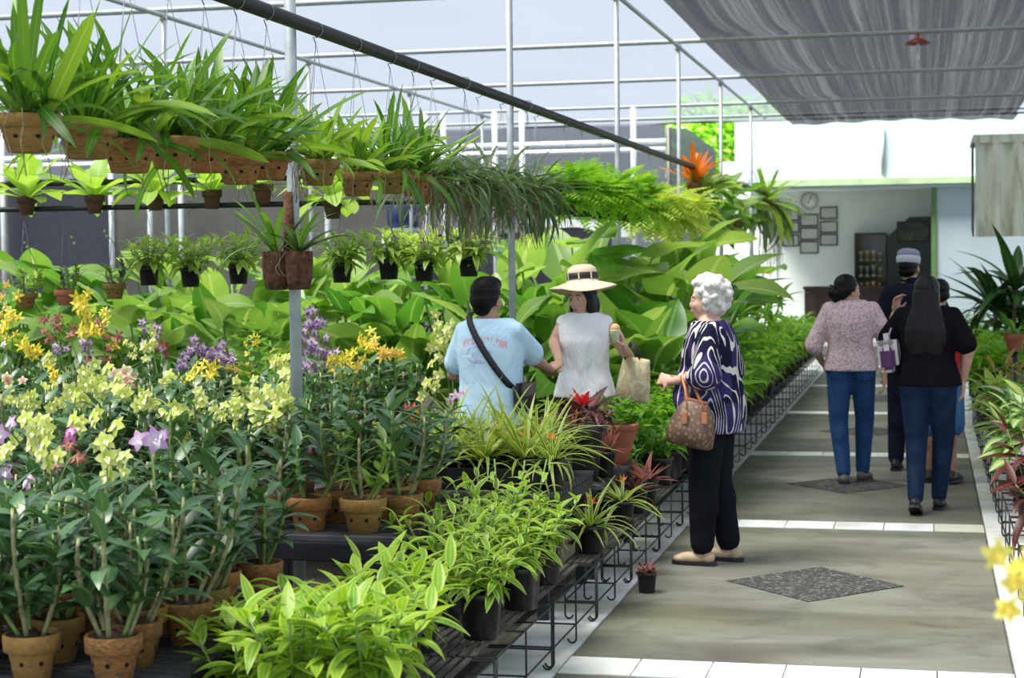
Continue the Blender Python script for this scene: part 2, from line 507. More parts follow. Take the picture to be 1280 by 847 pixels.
struct('floor_veranda', box_mesh('floor_veranda', (bx0, 31.2, -.05), (bx1, BY, .06), plain('grey_cement_floor', (.30, .30, .27), .6)))
# dark stair side with a picture
pts = [(1109, 400), (1109, 296), (1137, 271), (1168, 270), (1168, 400)]
f = [at(px, py, BY - .6) for px, py in pts]; f[0].z = f[4].z = .06
mb = MB(); mb.add(f + [p + Vector((0, .5, 0)) for p in f], [(0, 1, 2, 3, 4)[::-1], (5, 6, 7, 8, 9)] + [(i, (i + 1) % 5, 5 + (i + 1) % 5, 5 + i) for i in range(5)])
struct('wall_stair', mb.mesh('wall_stair', plain('dark_green_grey_paint', (.035, .048, .045), .6), False))

def framed(name, px0, py0, px1, py1, Y, fm, im, label, cat, grp=None, t=.022):
    a_, b_ = at(px0, py1, Y), at(px1, py0, Y)
    w, h = b_.x - a_.x, b_.z - a_.z
    p = thing(name, label, cat, (a_.x + w / 2, Y - .001, a_.z + h / 2), 0, grp)
    mb = MB()
    for q in ((-w/2, -h/2, w/2, -h/2 + t), (-w/2, h/2 - t, w/2, h/2), (-w/2, -h/2 + t, -w/2 + t, h/2 - t), (w/2 - t, -h/2 + t, w/2, h/2 - t)):
        mb.box((q[0], -.03, q[1]), (q[2], 0, q[3]))
    part('picture_frame', mb.mesh('picture_frame', fm, False), p)
    part('print', box_mesh('print', (-w/2 + t, -.012, -h/2 + t), (w/2 - t, -.002, h/2 - t), im), p)
    return p
def cert_mat():
    m = N('printed_certificate'); co = m.coord()
    oi = m.n('ObjectInfo').outputs['Random']
    s_ = m.n('SeparateXYZ'); m.lk(co, s_.inputs[0])
    ln = m.math('LESS_THAN', m.math('FRACT', m.math('MULTIPLY', s_.outputs[2], 22.0)), .35)
    nz = m.math('GREATER_THAN', m.noise(30, 2, co), .5)
    c = m.mix(m.math('MULTIPLY', m.math('MULTIPLY', ln, nz), .5), m.mix(oi, (.50, .52, .50), (.55, .58, .56)), (.22, .22, .22))
    return m.done(m.bsdf(c, .4))
M['cert'] = cert_mat()
M['black_frame'] = plain('black_frame', (.012, .014, .016), .4)
cert_cols = [((978, 999), [(261, 276), (277, 291), (293, 308)], 'certificate column nearest the green plants'),
             ((1000, 1023), [(267, 283), (284, 300), (301, 317)], 'certificate column under the clock'),
             ((1025, 1047), [(258, 274), (276, 291), (292, 307)], 'certificate column beside the clock')]
nm = ['top', 'middle', 'bottom']
where = ['by the hanging staghorn fern', 'under the wall clock', 'on the bare wall side of the clock']
for (xs, rows, g), wh in zip(cert_cols, where):
    for (r0, r1), t_ in zip(rows, nm):
        framed('certificate_frame', xs[0], r0, xs[1], r1, BY, M['black_frame'], M['cert'], 'black framed certificate, %s of the column %s' % (t_, wh), 'picture', 'framed certificates on the veranda wall')
def dark_pic():
    m = N('dark_painting'); n1 = m.noise(5, 5, m.coord())
    return m.done(m.bsdf(m.ramp(n1, [(.4, (.008, .012, .010)), (.6, (.05, .06, .035)), (.75, (.14, .11, .06))]), .3))
framed('painting', 1121, 276, 1162, 303, BY - .61, M['black_frame'], dark_pic(), 'dark landscape painting in a black frame on the dark green stair wall', 'picture', None, .03)
# clock
cc = at(1012, 251, BY)
ck = thing('wall_clock', 'round white wall clock with grey rim above the framed certificates', 'clock', (cc.x, BY - .001, cc.z))
mb = MB(); mb.lathe([(.0, 0), (.19, 0), (.19, .03), (.185, .045), (.16, .045), (.155, .03)], 32); me = mb.mesh('clock_rim', plain('grey_clock_rim', (.42, .45, .44), .4)); part('clock_rim', me, ck, RX(PI / 2))
mb = MB(); mb.lathe([(.155, .029), (.155, .034)], 32); part('clock_face', mb.mesh('clock_face', plain('clock_face_white', (.78, .79, .76), .4, var=.03)), ck, RX(PI / 2))
for ang, ln in ((20, .12), (205, .07)):
    mb = MB(); mb.box((-.008, -.04, 0), (.008, -.036, ln)); part('clock_hand', mb.mesh('clock_hand', M['black_frame'], False), ck, RY(R(ang)))
for kk in range(12):
    mb = MB(); mb.box((-.005, -.037, .125), (.005, -.035, .148)); part('hour_mark', mb.mesh('hour_mark', M['black_frame'], False), ck, RY(R(30 * kk)))
# trophy cabinet
c0, c1 = at(1068, 291, BY - .3), at(1108, 291, BY - .3)
cw = c1.x - c0.x; ch = c0.z - .06
cab = thing('trophy_cabinet', 'dark wooden glass-front cabinet filled with trophies against the veranda wall', 'cabinet', (c0.x + cw / 2, BY - .16, .06))
dw = plain('dark_brown_wood', (.035, .018, .012), .4, var=.3)
mb = MB()
mb.box((-cw/2, -.15, 0), (-cw/2 + .03, .15, ch)); mb.box((cw/2 - .03, -.15, 0), (cw/2, .15, ch)); mb.box((-cw/2, .12, 0), (cw/2, .15, ch))
mb.box((-cw/2, -.15, ch - .04), (cw/2, .15, ch)); mb.box((-cw/2, -.15, 0), (cw/2, .15, .5))
part('body', mb.mesh('body', dw, False), cab)
shelf_z = [.5, .82, 1.14, 1.46]
for z in shelf_z[1:]: part('shelf', box_mesh('shelf', (-cw/2 + .03, -.13, z - .015), (cw/2 - .03, .12, z), dw), cab)
gl = N('cabinet_glass'); g1 = gl.n('BsdfTransparent'); g2 = gl.n('BsdfGlossy'); g2.inputs['Roughness'].default_value = .05
gx = gl.n('MixShader'); gx.inputs[0].default_value = .02; gl.lk(g1.outputs[0], gx.inputs[1]); gl.lk(g2.outputs[0], gx.inputs[2]); glass = gl.done(gx)
for sx in (-1, 1):
    d = part('door', box_mesh('door', (min(0, sx * cw/2) + .004, -.158, .5), (max(0, sx * cw/2) - .004, -.152, ch - .04), glass), cab)
    part('door_frame', box_mesh('door_frame', (sx * cw/2 - .02 * (sx > 0), -.165, .5), (sx * cw/2 + .02 * (sx < 0), -.159, ch - .04), dw), d)
gold, silv = plain('gold_trophy_metal', (.75, .55, .22), .3, .8), plain('silver_trophy_metal', (.65, .66, .66), .3, .8)
tro = MB(); tro.lathe([(.045, 0), (.045, .04), (.012, .05), (.010, .11), (.03, .13), (.05, .19), (.052, .22), (.04, .215), (.0, .14)], 12)
tg, ts = tro.mesh('trophy', gold), tro.mesh('trophy_silver', silv)
for z in shelf_z:
    for q in range(4):
        s_ = random.uniform(.7, 1.15)
        o = part('trophy', random.choice([tg, ts]), None, T(c0.x + cw * (.2 + .2 * q), BY - .17 + random.uniform(-.03, .03), .06 + z + .002) @ S(s_))
        tag(o, 'small metal trophy cup on a shelf inside the dark glass cabinet', 'trophy', 'trophies in the cabinet')
# low planter wall / counter
a_ = at(1004, 358, BY - 1.5); b_ = at(1163, 358, BY - 1.5)
ct = thing('reception_counter', 'long low dark red-brown counter standing before the veranda wall', 'counter', ((a_.x + b_.x) / 2, BY - 1.4, .06))
hw, ch = (b_.x - a_.x) / 2, a_.z - .06
red = plain('dark_red_wood', (.028, .012, .011), .6, var=.3)
mb = MB(); mb.box((-hw + .03, -.22, 0), (hw - .03, .22, ch - .05)); part('body', mb.mesh('body', red, False), ct)
part('top', box_mesh('top', (-hw, -.27, ch - .05), (hw, .27, ch), dw, .01), ct)
for q in range(8): part('panel', box_mesh('panel', (-hw + .1 + q * hw / 4, -.235, .12), (-hw + q * hw / 4 + hw / 4 - .02, -.221, ch - .12), red, .008), ct)

# corrugated awning beside the walk
AY = 20.0
p0, p1 = at(1219, 172, AY), at(1219, 296, AY)
aw = thing('corrugated_awning', 'weathered grey-green corrugated metal awning beside the walkway', 'awning', (p0.x, AY, 0))
mb = MB(); n = 64; wdt = 2.6
vs_ = []
for j, (z, yo) in enumerate(((p0.z - .05, .0), (p0.z - .35, -.05), (p1.z, -.10))):
    for i in range(n + 1):
        x = wdt * i / n
        vs_.append((x, yo - .045 * math.cos(x / .11 * 2 * PI * .5), z))
fs = [(j * (n + 1) + i, j * (n + 1) + i + 1, (j + 1) * (n + 1) + i + 1, (j + 1) * (n + 1) + i) for j in range(2) for i in range(n)]
mb.add(vs_, fs); mb.add([(v[0], v[1] + .006, v[2]) for v in vs_], [f[::-1] for f in fs])
def corr_mat():
    m = N('stained_corrugated_sheet'); co = m.coord()
    n1 = m.noise(2.5, 6, m.mapping(co, (3, 3, .4))); n2 = m.noise(6, 5, m.mapping(co, (2.5, 1, .5)))
    c = m.ramp(n1, [(.3, (.52, .52, .36)), (.55, (.76, .77, .62)), (.8, (.88, .90, .80))])
    c = m.mix(m.math('MULTIPLY', m.ramp(n2, [(.55, (0,0,0)), (.75, (1,1,1))]), .6), c, (.24, .23, .13))
    return m.done(m.bsdf(c, .6, .0))
cm = corr_mat()
part('corrugated_sheet', mb.mesh('corrugated_sheet', cm), aw)
mb = MB(); mb.box((-.02, -.03, p0.z - .06), (wdt, .05, p0.z + .03)); mb.box((-.02, .05, p0.z - .02), (wdt, 1.6, p0.z + .03)); part('top_rail', mb.mesh('top_rail', cm, False), aw)
mb = MB(); mb.add([(-.015, -.0, p0.z - .06), (-.015, .5, p0.z - .06), (-.015, .5, p1.z + .1), (-.015, -.1, p1.z), (-.03, 0, p0.z - .06), (-.03, .5, p0.z - .06), (-.03, .5, p1.z + .1), (-.03, -.1, p1.z)], [(0, 1, 2, 3), (7, 6, 5, 4), (0, 3, 7, 4), (2, 1, 5, 6), (3, 2, 6, 7), (1, 0, 4, 5)])
part('side_panel', mb.mesh('side_panel', plain('rusty_side_panel', (.10, .10, .085), .8, var=.3), False), aw)
for yy in (.1, 1.5):
    for xx in (.62, wdt - .1):
        mb = MB(); mb.tube([(xx, yy, -.06), (xx, yy, p0.z - .03)], .025, 8); part('post', mb.mesh('post', M['pipe']), aw)

# ------------------------------------------------------------------ far back: walls, screens, trees
def board_mat():
    m = N('grey_cement_wall'); co = m.wpos()
    n1 = m.noise(1.3, 6, co); n2 = m.noise(.5, 4, m.mapping(co, (1, 1, 3)))
    c = m.ramp(n1, [(.3, (.10, .10, .085)), (.6, (.17, .165, .15)), (.8, (.22, .22, .20))])
    c = m.mix(m.math('MULTIPLY', n2, .35), c, (.12, .13, .09))
    return m.done(m.bsdf(c, .85))
WY = 27.2
struct('wall_far', box_mesh('wall_far', (-24, WY, -.06), (at(500, 300, WY).x, WY + .15, wz(228, WY, 300)), board_mat()))
dkp = plain('dark_slate_sheet', (.045, .05, .065), .7, var=.15)
for px0, px1, py0, py1, lab in ((12, 138, 218, 345, 'large dark slate panel on the wall behind the pale rosette plants'),
                                (500, 655, 286, 345, 'wide dark panel low behind the hanging black pots'),
                                (656, 764, 274, 345, 'dark panel below the sagging white sheet')):
    a_, b_ = at(px0, py1, WY - .06), at(px1, py0, WY - .06)
    pn = thing('wall_panel', lab, 'panel', ((a_.x + b_.x) / 2, WY - .06, 0))
    w = (b_.x - a_.x) / 2
    part('sheet', box_mesh('sheet', (-w, -.0, .0), (w, .05, b_.z), dkp), pn)
    part('batten', box_mesh('batten', (-w, -.03, b_.z - .06), (w, -.001, b_.z), M['pipe']), pn)
for px in (5, 140, 188, 227, 410, 533, 556, 620, 654, 793):
    x = at(px, 300, WY - .3).x
    mb = MB(); mb.tube([(x, WY - .3, -.06), (x, WY - .3, RZ_ - .08)], .045, 8)
    o = part('post', mb.mesh('post', M['white_pipe'])); tag(o, 'pale painted post standing in front of the grey back wall', 'post', 'posts along the back wall')
# sagging white sheet
a_, b_ = at(653, 262, WY - .34), at(794, 280, WY - .34)
mb = MB(); vs_ = []
for j in range(2):
    for i in range(13):
        t = i / 12; p = a_.lerp(b_, t)
        vs_.append((p.x, p.y - .02 * j, p.z - .05 * math.sin(PI * t) - j * (.16 + .05 * math.sin(t * 9))))
mb.add(vs_, [(i, i + 1, 14 + i, 13 + i) for i in range(12)]); mb.add([(q[0], q[1] + .02, q[2]) for q in vs_], [(13 + i, 14 + i, i + 1, i) for i in range(12)])
o = part('hanging_sheet', mb.mesh('hanging_sheet', plain('white_plastic_sheet', (.75, .77, .74), .4))); tag(o, 'sagging white plastic sheet strung before the dark back panels', 'sheet')
# blue drum on the wall ledge
d_ = at(504, 285, WY - .8)
dr = thing('blue_drum', 'blue plastic drum standing high by the grey back wall', 'drum', (d_.x, WY - .8, 0))
mb = MB(); mb.lathe([(.2, d_.z), (.24, d_.z + .02), (.26, d_.z + .2), (.24, d_.z + .42), (.2, d_.z + .44)], 20); part('barrel', mb.mesh('barrel', plain('blue_plastic', (.02, .035, .13), .5)), dr)
mb = MB(); mb.box((-.27, -.3, d_.z - .06), (.23, .15, d_.z)); part('stand_top', mb.mesh('stand_top', M['pipe'], False), dr)
for sx in (-.24, .2):
    for sy in (-.26, .1):
        mb = MB(); mb.tube([(sx, sy, -.06), (sx, sy, d_.z - .06)], .03, 8); part('leg', mb.mesh('leg', M['pipe']), dr)
# pale screen of the next shade house, with its pipes
struct('wall_screen', box_mesh('wall_screen', (-26, 35.0, -.06), (at(832, 200, 35).x, 35.02, 4.3), net_mat('grey_screen_net', (.22, .24, .28), .12)))
for z_, lab in ((wz(178, 34.6, 770), 'upper white pipe across the pale screen'), (wz(188, 34.6, 770), 'lower white pipe across the pale screen')):
    hpipe('screen_pipe', (-24, 34.6, z_), (at(832, 200, 34.6).x, 34.6, z_), .05, M['white_pipe'], lab)
x = at(836, 200, 34.6).x
mb = MB(); mb.tube([(x, 34.6, -.06), (x, 34.6, 4.2)], .05, 8); o = part('post', mb.mesh('post', M['black_pipe'])); tag(o, 'dark post at the end of the pale screen', 'post')
# gable net of a neighbouring house
pts = [at(838, 160, 37), at(858, 160, 37), at(894, 187, 37), at(894, 230, 37), at(838, 230, 37)]
pts[3].z = pts[4].z = -.06
mb = MB(); mb.add(pts + [p + Vector((0, .05, 0)) for p in pts], [(0, 1, 2, 3, 4), (9, 8, 7, 6, 5)] + [(i, (i + 1) % 5, 5 + (i + 1) % 5, 5 + i) for i in range(5)])
struct('wall_gable', mb.mesh('wall_gable', M['net'], False))
# ------------------------------------------------------------------ benches and wire racks
def bench(name, x0, x1, y0, y1, z, label, legs):
    cx, cy = (x0 + x1) / 2, (y0 + y1) / 2
    b = thing(name, label, 'bench', (cx, cy, 0))
    w, d = (x1 - x0) / 2, (y1 - y0) / 2
    for s_ in (-1, 1):
        part('rail', box_mesh('rail', (-w, s_ * d - .025, z - .09), (w, s_ * d + .025, z - .022), M['black_paint'], .004), b)
        part('end_rail', box_mesh('end_rail', (s_ * w - .02, -d + .026, z - .09), (s_ * w + .02, d - .026, z - .022), M['black_paint'], .004), b)
    for lx in legs:
        for s_ in (-1, 1):
            part('leg', box_mesh('leg', (lx - cx - .025, s_ * d - .026, -.06), (lx - cx + .025, s_ * d + .026, z - .091), M['black_paint'], .004), b)
    n = int((y1 - y0) / .062)
    sl = box_mesh('slat', (-w - .02, -.021, z - .021), (w + .02, .021, z), plain('dark_weathered_slat', (.05, .05, .055), .6, var=.5, nscale=6), .002)
    for i in range(n):
        part('slat', sl, b, T(0, -d + (2 * d) * (i + .5) / n, 0))
    return b
BZ1, BZ2, BZ3, BZ4, BZ5 = .46, .60, .60, .58, .48
bench('plant_bench', -3.55, -2.12, 4.2, 6.0, BZ1, 'dark slatted bench carrying tall leafy cane orchids with lilac blooms', (-3.5, -2.16))
bench('plant_bench', -4.5, -1.95, 6.33, 7.19, BZ2, 'black slatted bench with a square corner leg beside the wire racks', (-4.4, -3.2, -1.97))
bench('plant_bench', -6.4, -2.85, 8.75, 10.55, BZ3, 'dark slatted bench carrying the purple and yellow spotted orchids', (-6.3, -4.6, -2.9))
bench('plant_bench', -2.36, -1.66, 7.80, 8.70, BZ4, 'short black bench carrying a tray of orange-flowered bromeliads', (-2.33, -1.71))
bench('plant_bench', -1.99, -1.65, 8.84, 10.02, BZ5, 'short dark bench under the red bromeliad tub and ribbed clay pot', (-1.96, -1.69))

RL, RH = .93, .26
def rack_meshes(RW):
    ms = {}
    def curl(sx):
        p = [(0, 0, RH), (0, 0, .03)]
        for a in range(0, 200, 25):
            p.append((sx * (.018 * (1 - math.cos(R(a)))), 0, .021 - .018 * math.sin(R(a)) + .002))
        return p
    for nm_, sx in (('o', -1), ('i', 1)):
        mb = MB(); mb.tube(curl(sx), .0042, 5); ms['leg_' + nm_] = mb.mesh('leg', M['wire'])
    mb = MB(); mb.tube([(-RW/2, 0, 0), (RW/2, 0, 0)], .0042, 5); ms['cross'] = mb.mesh('cross_rail', M['wire'])
    mb = MB(); mb.tube([(0, -RL/2, 0), (0, RL/2, 0)], .0042, 5); ms['long'] = mb.mesh('long_rail', M['wire'])
    mb = MB(); mb.box((-.011, -RL/2, -.004), (.011, RL/2, .004)); ms['slat'] = mb.mesh('slat', M['rack_slat'], False)
    return ms
M['rack_slat'] = plain('dark_rack_slat', (.045, .04, .035), .8, var=.5)
RMS = {w: rack_meshes(w) for w in (.15, .42)}
def rack(cx, y0, label, grp, RW=.42, far=False, sgn=1):
    RM = RMS[RW]
    r = thing('wire_rack', label, 'rack', (cx, y0 + RL / 2, 0.002), 0, grp)
    for yy in (-RL/2 + .004, 0, RL/2 - .004):
        part('leg', RM['leg_o'], r, T(RW/2, yy, 0)); part('leg', RM['leg_i'], r, T(-RW/2, yy, 0))
        if yy or not far:
            part('cross_rail', RM['cross'], r, T(0, yy, .085))
        part('cross_rail', RM['cross'], r, T(0, yy, RH - .005))
    for xx in (-RW/2, RW/2):
        part('long_rail', RM['long'], r, T(xx, 0, .085)); part('long_rail', RM['long'], r, T(xx, 0, RH))
    ns = 9 if RW > .3 else 4
    for q in range(ns):
        part('slat', RM['slat'], r, T(sgn * (-RW/2 + .022 + q * (RW - .044) / (ns - 1) * (.82 if RW > .3 else .8)), 0, RH - .0005))
    return r
RTOP = RH + .006
yr = 3.98
while yr < 24.5:
    w = .15 if 7.7 < yr < 10.4 else .42
    lab = 'narrow black wire rack with curled feet on the tiles beside the short benches' if w == .15 else \
          ('low black wire rack with curled feet holding variegated leafy pots' if yr < 7.7 else 'low black wire rack holding the row of feathery green pot plants')
    rack(-1.465 - w / 2, yr, lab, lab.replace('low black wire rack', 'wire racks').replace('narrow black wire rack', 'wire racks'), w, yr > 13)
    yr += RL + .03
yr = 7.7
while yr < 16.5:
    rack(.42 + .21, yr, 'low black wire rack with curled feet under the cordylines and dieffenbachias', 'wire racks along the awning side of the walk', .42, yr > 13, -1)
    yr += RL + .03
# ------------------------------------------------------------------ leaves, flowers, pots
def prof(kind):
    if kind == 'strap': return lambda t: min(1, .55 + 1.6 * t) * math.sqrt(max(0, 1 - max(0, (t - .55) / .45) ** 2.2))
    if kind == 'lance': return lambda t: max(0, math.sin(PI * t ** .72)) ** .9
    if kind == 'ovate': return lambda t: max(0, math.sin(PI * t ** .62)) ** .8
    if kind == 'heart': return lambda t: min(1, .62 + 2.4 * t) * max(0, 1 - t ** 2.1) ** .85
    if kind == 'needle': return lambda t: (1 - t) ** .6 * min(1, .6 + 3 * t)
    if kind == 'spoon': return lambda t: .25 + .75 * max(0, math.sin(PI * min(1, t ** 1.6))) if t < .97 else .1

def leafdata(kind, W, arc, fold=.18, n=8, wave=0, back=0):
    p = prof(kind); vs_ = []; uv = []; fs = []
    x = z = 0.0; th = 0.0
    for i in range(n + 1):
        t = i / n
        w = W * p(t) / 2
        if i == n: w *= .3
        wz_ = wave * math.sin(t * 9) * w
        cx_ = x - (back * (1 - t) ** 6 if back else 0)
        vs_ += [(cx_, -w, z + fold * w + wz_), (x, 0, z), (cx_, w, z + fold * w - wz_)]
        uv += [(t, 0), (t, .5), (t, 1)]
        th = -arc * (t + .5 / n)
        x += math.cos(th) / n; z += math.sin(th) / n
    for i in range(n):
        a = i * 3
        fs += [(a, a + 3, a + 4, a + 1), (a + 1, a + 4, a + 5, a + 2)]
    return vs_, fs, uv

def leafset(mat, kind, W, arcs, fold=.18, n=8, wave=0, back=0, name='leaf'):
    return [MB().add(*leafdata(kind, W, a, fold, n, wave, back)).mesh(name, mat) for a in arcs]

def U(a, b): return random.uniform(a, b)
def lm(az, el, roll, L, pos=(0, 0, 0)): return T(*pos) @ RZ(az) @ RY(-el) @ RX(roll) @ S(L)

G = {}
G['strap'] = leafmat('strap_orchid_leaf', (.04, .14, .015), (.15, .31, .03), rib=(.19, .34, .06), tip=(.42, .28, .06))
G['strap_lt'] = leafmat('pale_strap_leaf', (.14, .30, .025), (.30, .47, .05), rib=(.36, .50, .10))
G['strap_dk'] = leafmat('grey_green_strap_leaf', (.05, .11, .035), (.14, .21, .09), rib=(.22, .28, .16))
G['nest'] = leafmat('lime_rosette_leaf', (.30, .50, .05), (.42, .62, .12), rib=(.46, .62, .18), trans=.5)
G['vari'] = leafmat('variegated_lance_leaf', (.12, .32, .022), (.22, .44, .04), edge=(.50, .58, .11), rib=(.30, .47, .07))
G['vari_y'] = leafmat('lime_yellow_lance_leaf', (.13, .34, .022), (.34, .53, .045), edge=(.44, .58, .08), rib=(.40, .56, .08), trans=.42)
G['vari_p'] = leafmat('pale_variegated_leaf', (.20, .42, .04), (.42, .58, .10), edge=(.58, .66, .22), trans=.45)
G['big'] = leafmat('broad_glossy_leaf', (.17, .34, .055), (.36, .53, .14), rib=(.45, .58, .22), trans=.5, rough=.3)
G['big_dk'] = leafmat('broad_dark_leaf', (.06, .22, .028), (.18, .39, .055), rib=(.24, .42, .10), trans=.42, rough=.3)
G['orch'] = leafmat('cane_orchid_leaf', (.032, .10, .038), (.09, .19, .07), rib=(.13, .23, .10), trans=.26, rough=.32, spec=.7)
G['orch_lt'] = leafmat('young_orchid_leaf', (.10, .21, .03), (.22, .36, .05), rib=(.24, .38, .10), trans=.38)
G['fern'] = leafmat('bright_fern_frond', (.17, .43, .02), (.36, .60, .045), trans=.5, rough=.5)
G['fern_y'] = leafmat('yellow_fern_frond', (.42, .57, .06), (.58, .68, .14), trans=.5, rough=.5)
G['palm'] = leafmat('small_palm_leaf', (.13, .36, .025), (.32, .56, .055), trans=.45)
G['drac'] = leafmat('arching_dracaena_leaf', (.06, .20, .02), (.18, .38, .04), rib=(.26, .44, .08), trans=.4)
G['drac_dk'] = leafmat('dark_glossy_palm_leaf', (.02, .075, .018), (.05, .14, .03), rib=(.12, .22, .07), trans=.2, rough=.25)
G['brom'] = leafmat('striped_bromeliad_leaf', (.09, .23, .02), (.22, .36, .03), edge=(.60, .64, .22), trans=.4)
G['brom_y'] = leafmat('yellowish_bromeliad_leaf', (.13, .28, .025), (.28, .40, .05), edge=(.48, .50, .16), trans=.4)
G['brom_p'] = leafmat('pink_bromeliad_leaf', (.20, .045, .06), (.40, .13, .13), edge=(.46, .20, .17), rib=(.5, .22, .2), trans=.35)
G['brom_d'] = leafmat('dark_wine_leaf', (.035, .014, .018), (.15, .045, .05), rib=(.30, .12, .11), trans=.25)
G['brom_r'] = leafmat('scarlet_bract', (.50, .012, .02), (.66, .03, .04), trans=.35)
G['brom_o'] = leafmat('orange_bract', (.72, .16, .02), (.80, .26, .04), trans=.4)
G['cord'] = leafmat('rusty_red_cordyline_leaf', (.05, .010, .010), (.13, .028, .018), rib=(.2, .06, .03), trans=.3)
G['cord_b'] = leafmat('bronze_leaf', (.20, .13, .03), (.36, .26, .06), rib=(.40, .34, .1), trans=.35)
G['dief'] = leafmat('cream_variegated_leaf', (.34, .47, .17), (.56, .65, .34), edge=(.10, .25, .035), rib=(.62, .70, .45), trans=.4)
G['leafy'] = leafmat('plain_green_leaf', (.06, .22, .018), (.17, .40, .035), rib=(.24, .44, .08), trans=.4)
G['stem'] = plain('green_stem', (.17, .28, .06), .55, var=.3, nscale=20)
G['cane'] = plain('pale_orchid_cane', (.24, .24, .11), .6, var=.45, nscale=18)
G['cane_g'] = plain('green_orchid_cane', (.17, .25, .06), .55, var=.4, nscale=18)

def potmat(c): return [M[c], M['hole']]
def make_pot(mat, clay=True, holes=True):
    mb = MB()
    if clay:
        mb.lathe([(0, 0), (.30, 0)], 24, cap=False); mb.lathe([(.30, 0), (.315, .012), (.415, .64)], 24, cap=False)
        mb.lathe([(.40, .63), (.478, .635)], 24, cap=False)
        mb.lathe([(.478, .635), (.492, .65), (.503, .96), (.49, .995)], 24, cap=False)
        mb.lathe([(.49, .995), (.452, .998), (.435, .95), (.42, .84), (.0, .83)], 24, cap=False)
        if holes:
            mb.m = 1
            for k in range(7):
                a = 2 * PI * k / 7; z = .40
                rr = .315 + .1 * (z - .012) / .628 + .004
                c = Vector((rr * math.cos(a), rr * math.sin(a), z))
                e1 = Vector((-math.sin(a), math.cos(a), 0)); e2 = Vector((.13 * math.cos(a), .13 * math.sin(a), 1))
                mb.add([c + e1 * (.045 * math.cos(q * PI / 4)) + e2 * (.045 * 1.25 * math.sin(q * PI / 4)) for q in range(8)], [tuple(range(8))])
            mb.m = 0
    else:
        mb.lathe([(.37, 0), (.375, .01), (.455, .88), (.5, .885), (.505, .9), (.505, .99), (.495, 1.0), (.47, 1.0), (.46, .97), (.45, .88), (.0, .87)], 24)
    return mb.mesh('pot', potmat(mat) if clay else [M[mat]])
POT = {'clay': make_pot('clay'), 'moss': make_pot('clay_moss'), 'red': make_pot('clay_red', True, False), 'black': make_pot('black_plastic', False), 'brown': make_pot('clay_dark', True, False)}
SOIL = {}
for k_, mt in (('soil', 'soil'), ('bark', 'bark')):
    mb = MB(); n = 16
    vs_ = [(0, 0, .03)] + [(.42 * r_ * math.cos(2 * PI * q / n), .42 * r_ * math.sin(2 * PI * q / n), .03 * random.random()) for r_ in (.5, 1) for q in range(n)]
    fs = [(0, 1 + q, 1 + (q + 1) % n) for q in range(n)] + [(1 + q, 1 + n + q, 1 + n + (q + 1) % n, 1 + (q + 1) % n) for q in range(n)]
    mb.add(vs_, fs); SOIL[k_] = mb.mesh('soil', M[mt])

def add_pot(root, kind, dia, h, z0=0, soil=None):
    part('pot', POT[kind], root, T(0, 0, z0) @ RZ(U(0, 6)) @ S(dia, dia, h))
    part('soil', SOIL[soil or ('soil' if kind == 'black' else 'bark')], root, T(0, 0, z0 + h * (.87 if kind == 'black' else .84)) @ S(dia, dia, 1))
    return z0 + h * .87

def hang_wires(root, dia, z_rim, z_hook):
    for k in range(3):
        a = k * 2 * PI / 3 + .5
        mb = MB(); mb.tube([(dia * .49 * math.cos(a), dia * .49 * math.sin(a), z_rim - .01), (0, 0, z_hook - .06)], .0014, 4)
        part('wire', mb.mesh('wire', M['hang_wire']), root)
    mb = MB(); pts = [(0, 0, z_hook - .06)] + [(.033 * math.sin(R(q)), 0, z_hook + .034 * -math.cos(R(q))) for q in range(-20, 230, 25)]
    mb.tube(pts, .0026, 4); part('hook', mb.mesh('hook', M['hang_wire']), root)

# ---- plant builders ------------------------------------------------------
def rosette(root, sets, n, L, el, z=0, r=.01, az0=None, arcs_by_el=True, lean=(0, 0), name='leaf'):
    ga = 2.39996
    a0 = U(0, 6) if az0 is None else az0
    for i in range(n):
        f = (i + .5) / n
        e = R(el[0] + (el[1] - el[0]) * f + U(-7, 7))
        az = a0 + ga * i + U(-.25, .25)
        ln = U(*L)
        part(name, random.choice(sets), root, lm(az, e, U(-.25, .25), ln, (r * math.cos(az), r * math.sin(az), z)))

LS = {}
LS['strap'] = leafset(G['strap'], 'strap', .078, [.2, .6, 1.1, 1.7])
LS['strap_lt'] = leafset(G['strap_lt'], 'strap', .115, [.15, .5, .9, 1.4])
LS['strap_dk'] = leafset(G['strap_dk'], 'strap', .085, [.6, 1.2, 1.9, 2.4])
LS['nest'] = leafset(G['nest'], 'spoon', .36, [.5, .9, 1.3], .22, 9, .12)
LS['vari'] = leafset(G['vari'], 'lance', .27, [.5, .9, 1.3], .25)
LS['vari_p'] = leafset(G['vari_p'], 'lance', .28, [.5, .9, 1.3], .25)
LS['vari_y'] = leafset(G['vari_y'], 'lance', .30, [.4, .8, 1.2], .25)
LS['big'] = leafset(G['big'], 'heart', .80, [.3, .6, .9], .22, 9, .08, .16)
LS['big_dk'] = leafset(G['big_dk'], 'heart', .62, [.3, .6, 1.0], .22, 9, .08, .16)
LS['orch'] = leafset(G['orch'], 'lance', .34, [.3, .7, 1.2], .22)
LS['orch_lt'] = leafset(G['orch_lt'], 'lance', .30, [.3, .8, 1.3], .22)
LS['drac'] = leafset(G['drac'], 'lance', .17, [.5, 1.0, 1.5], .2)
LS['drac_dk'] = leafset(G['drac_dk'], 'lance', .17, [.4, .9, 1.4], .22)
LS['brom'] = leafset(G['brom'], 'needle', .075, [.6, 1.1, 1.7], .3)
LS['brom_y'] = leafset(G['brom_y'], 'needle', .075, [.5, 1.0, 1.5], .3)
LS['brom_p'] = leafset(G['brom_p'], 'lance', .20, [.2, .5, .9], .25)
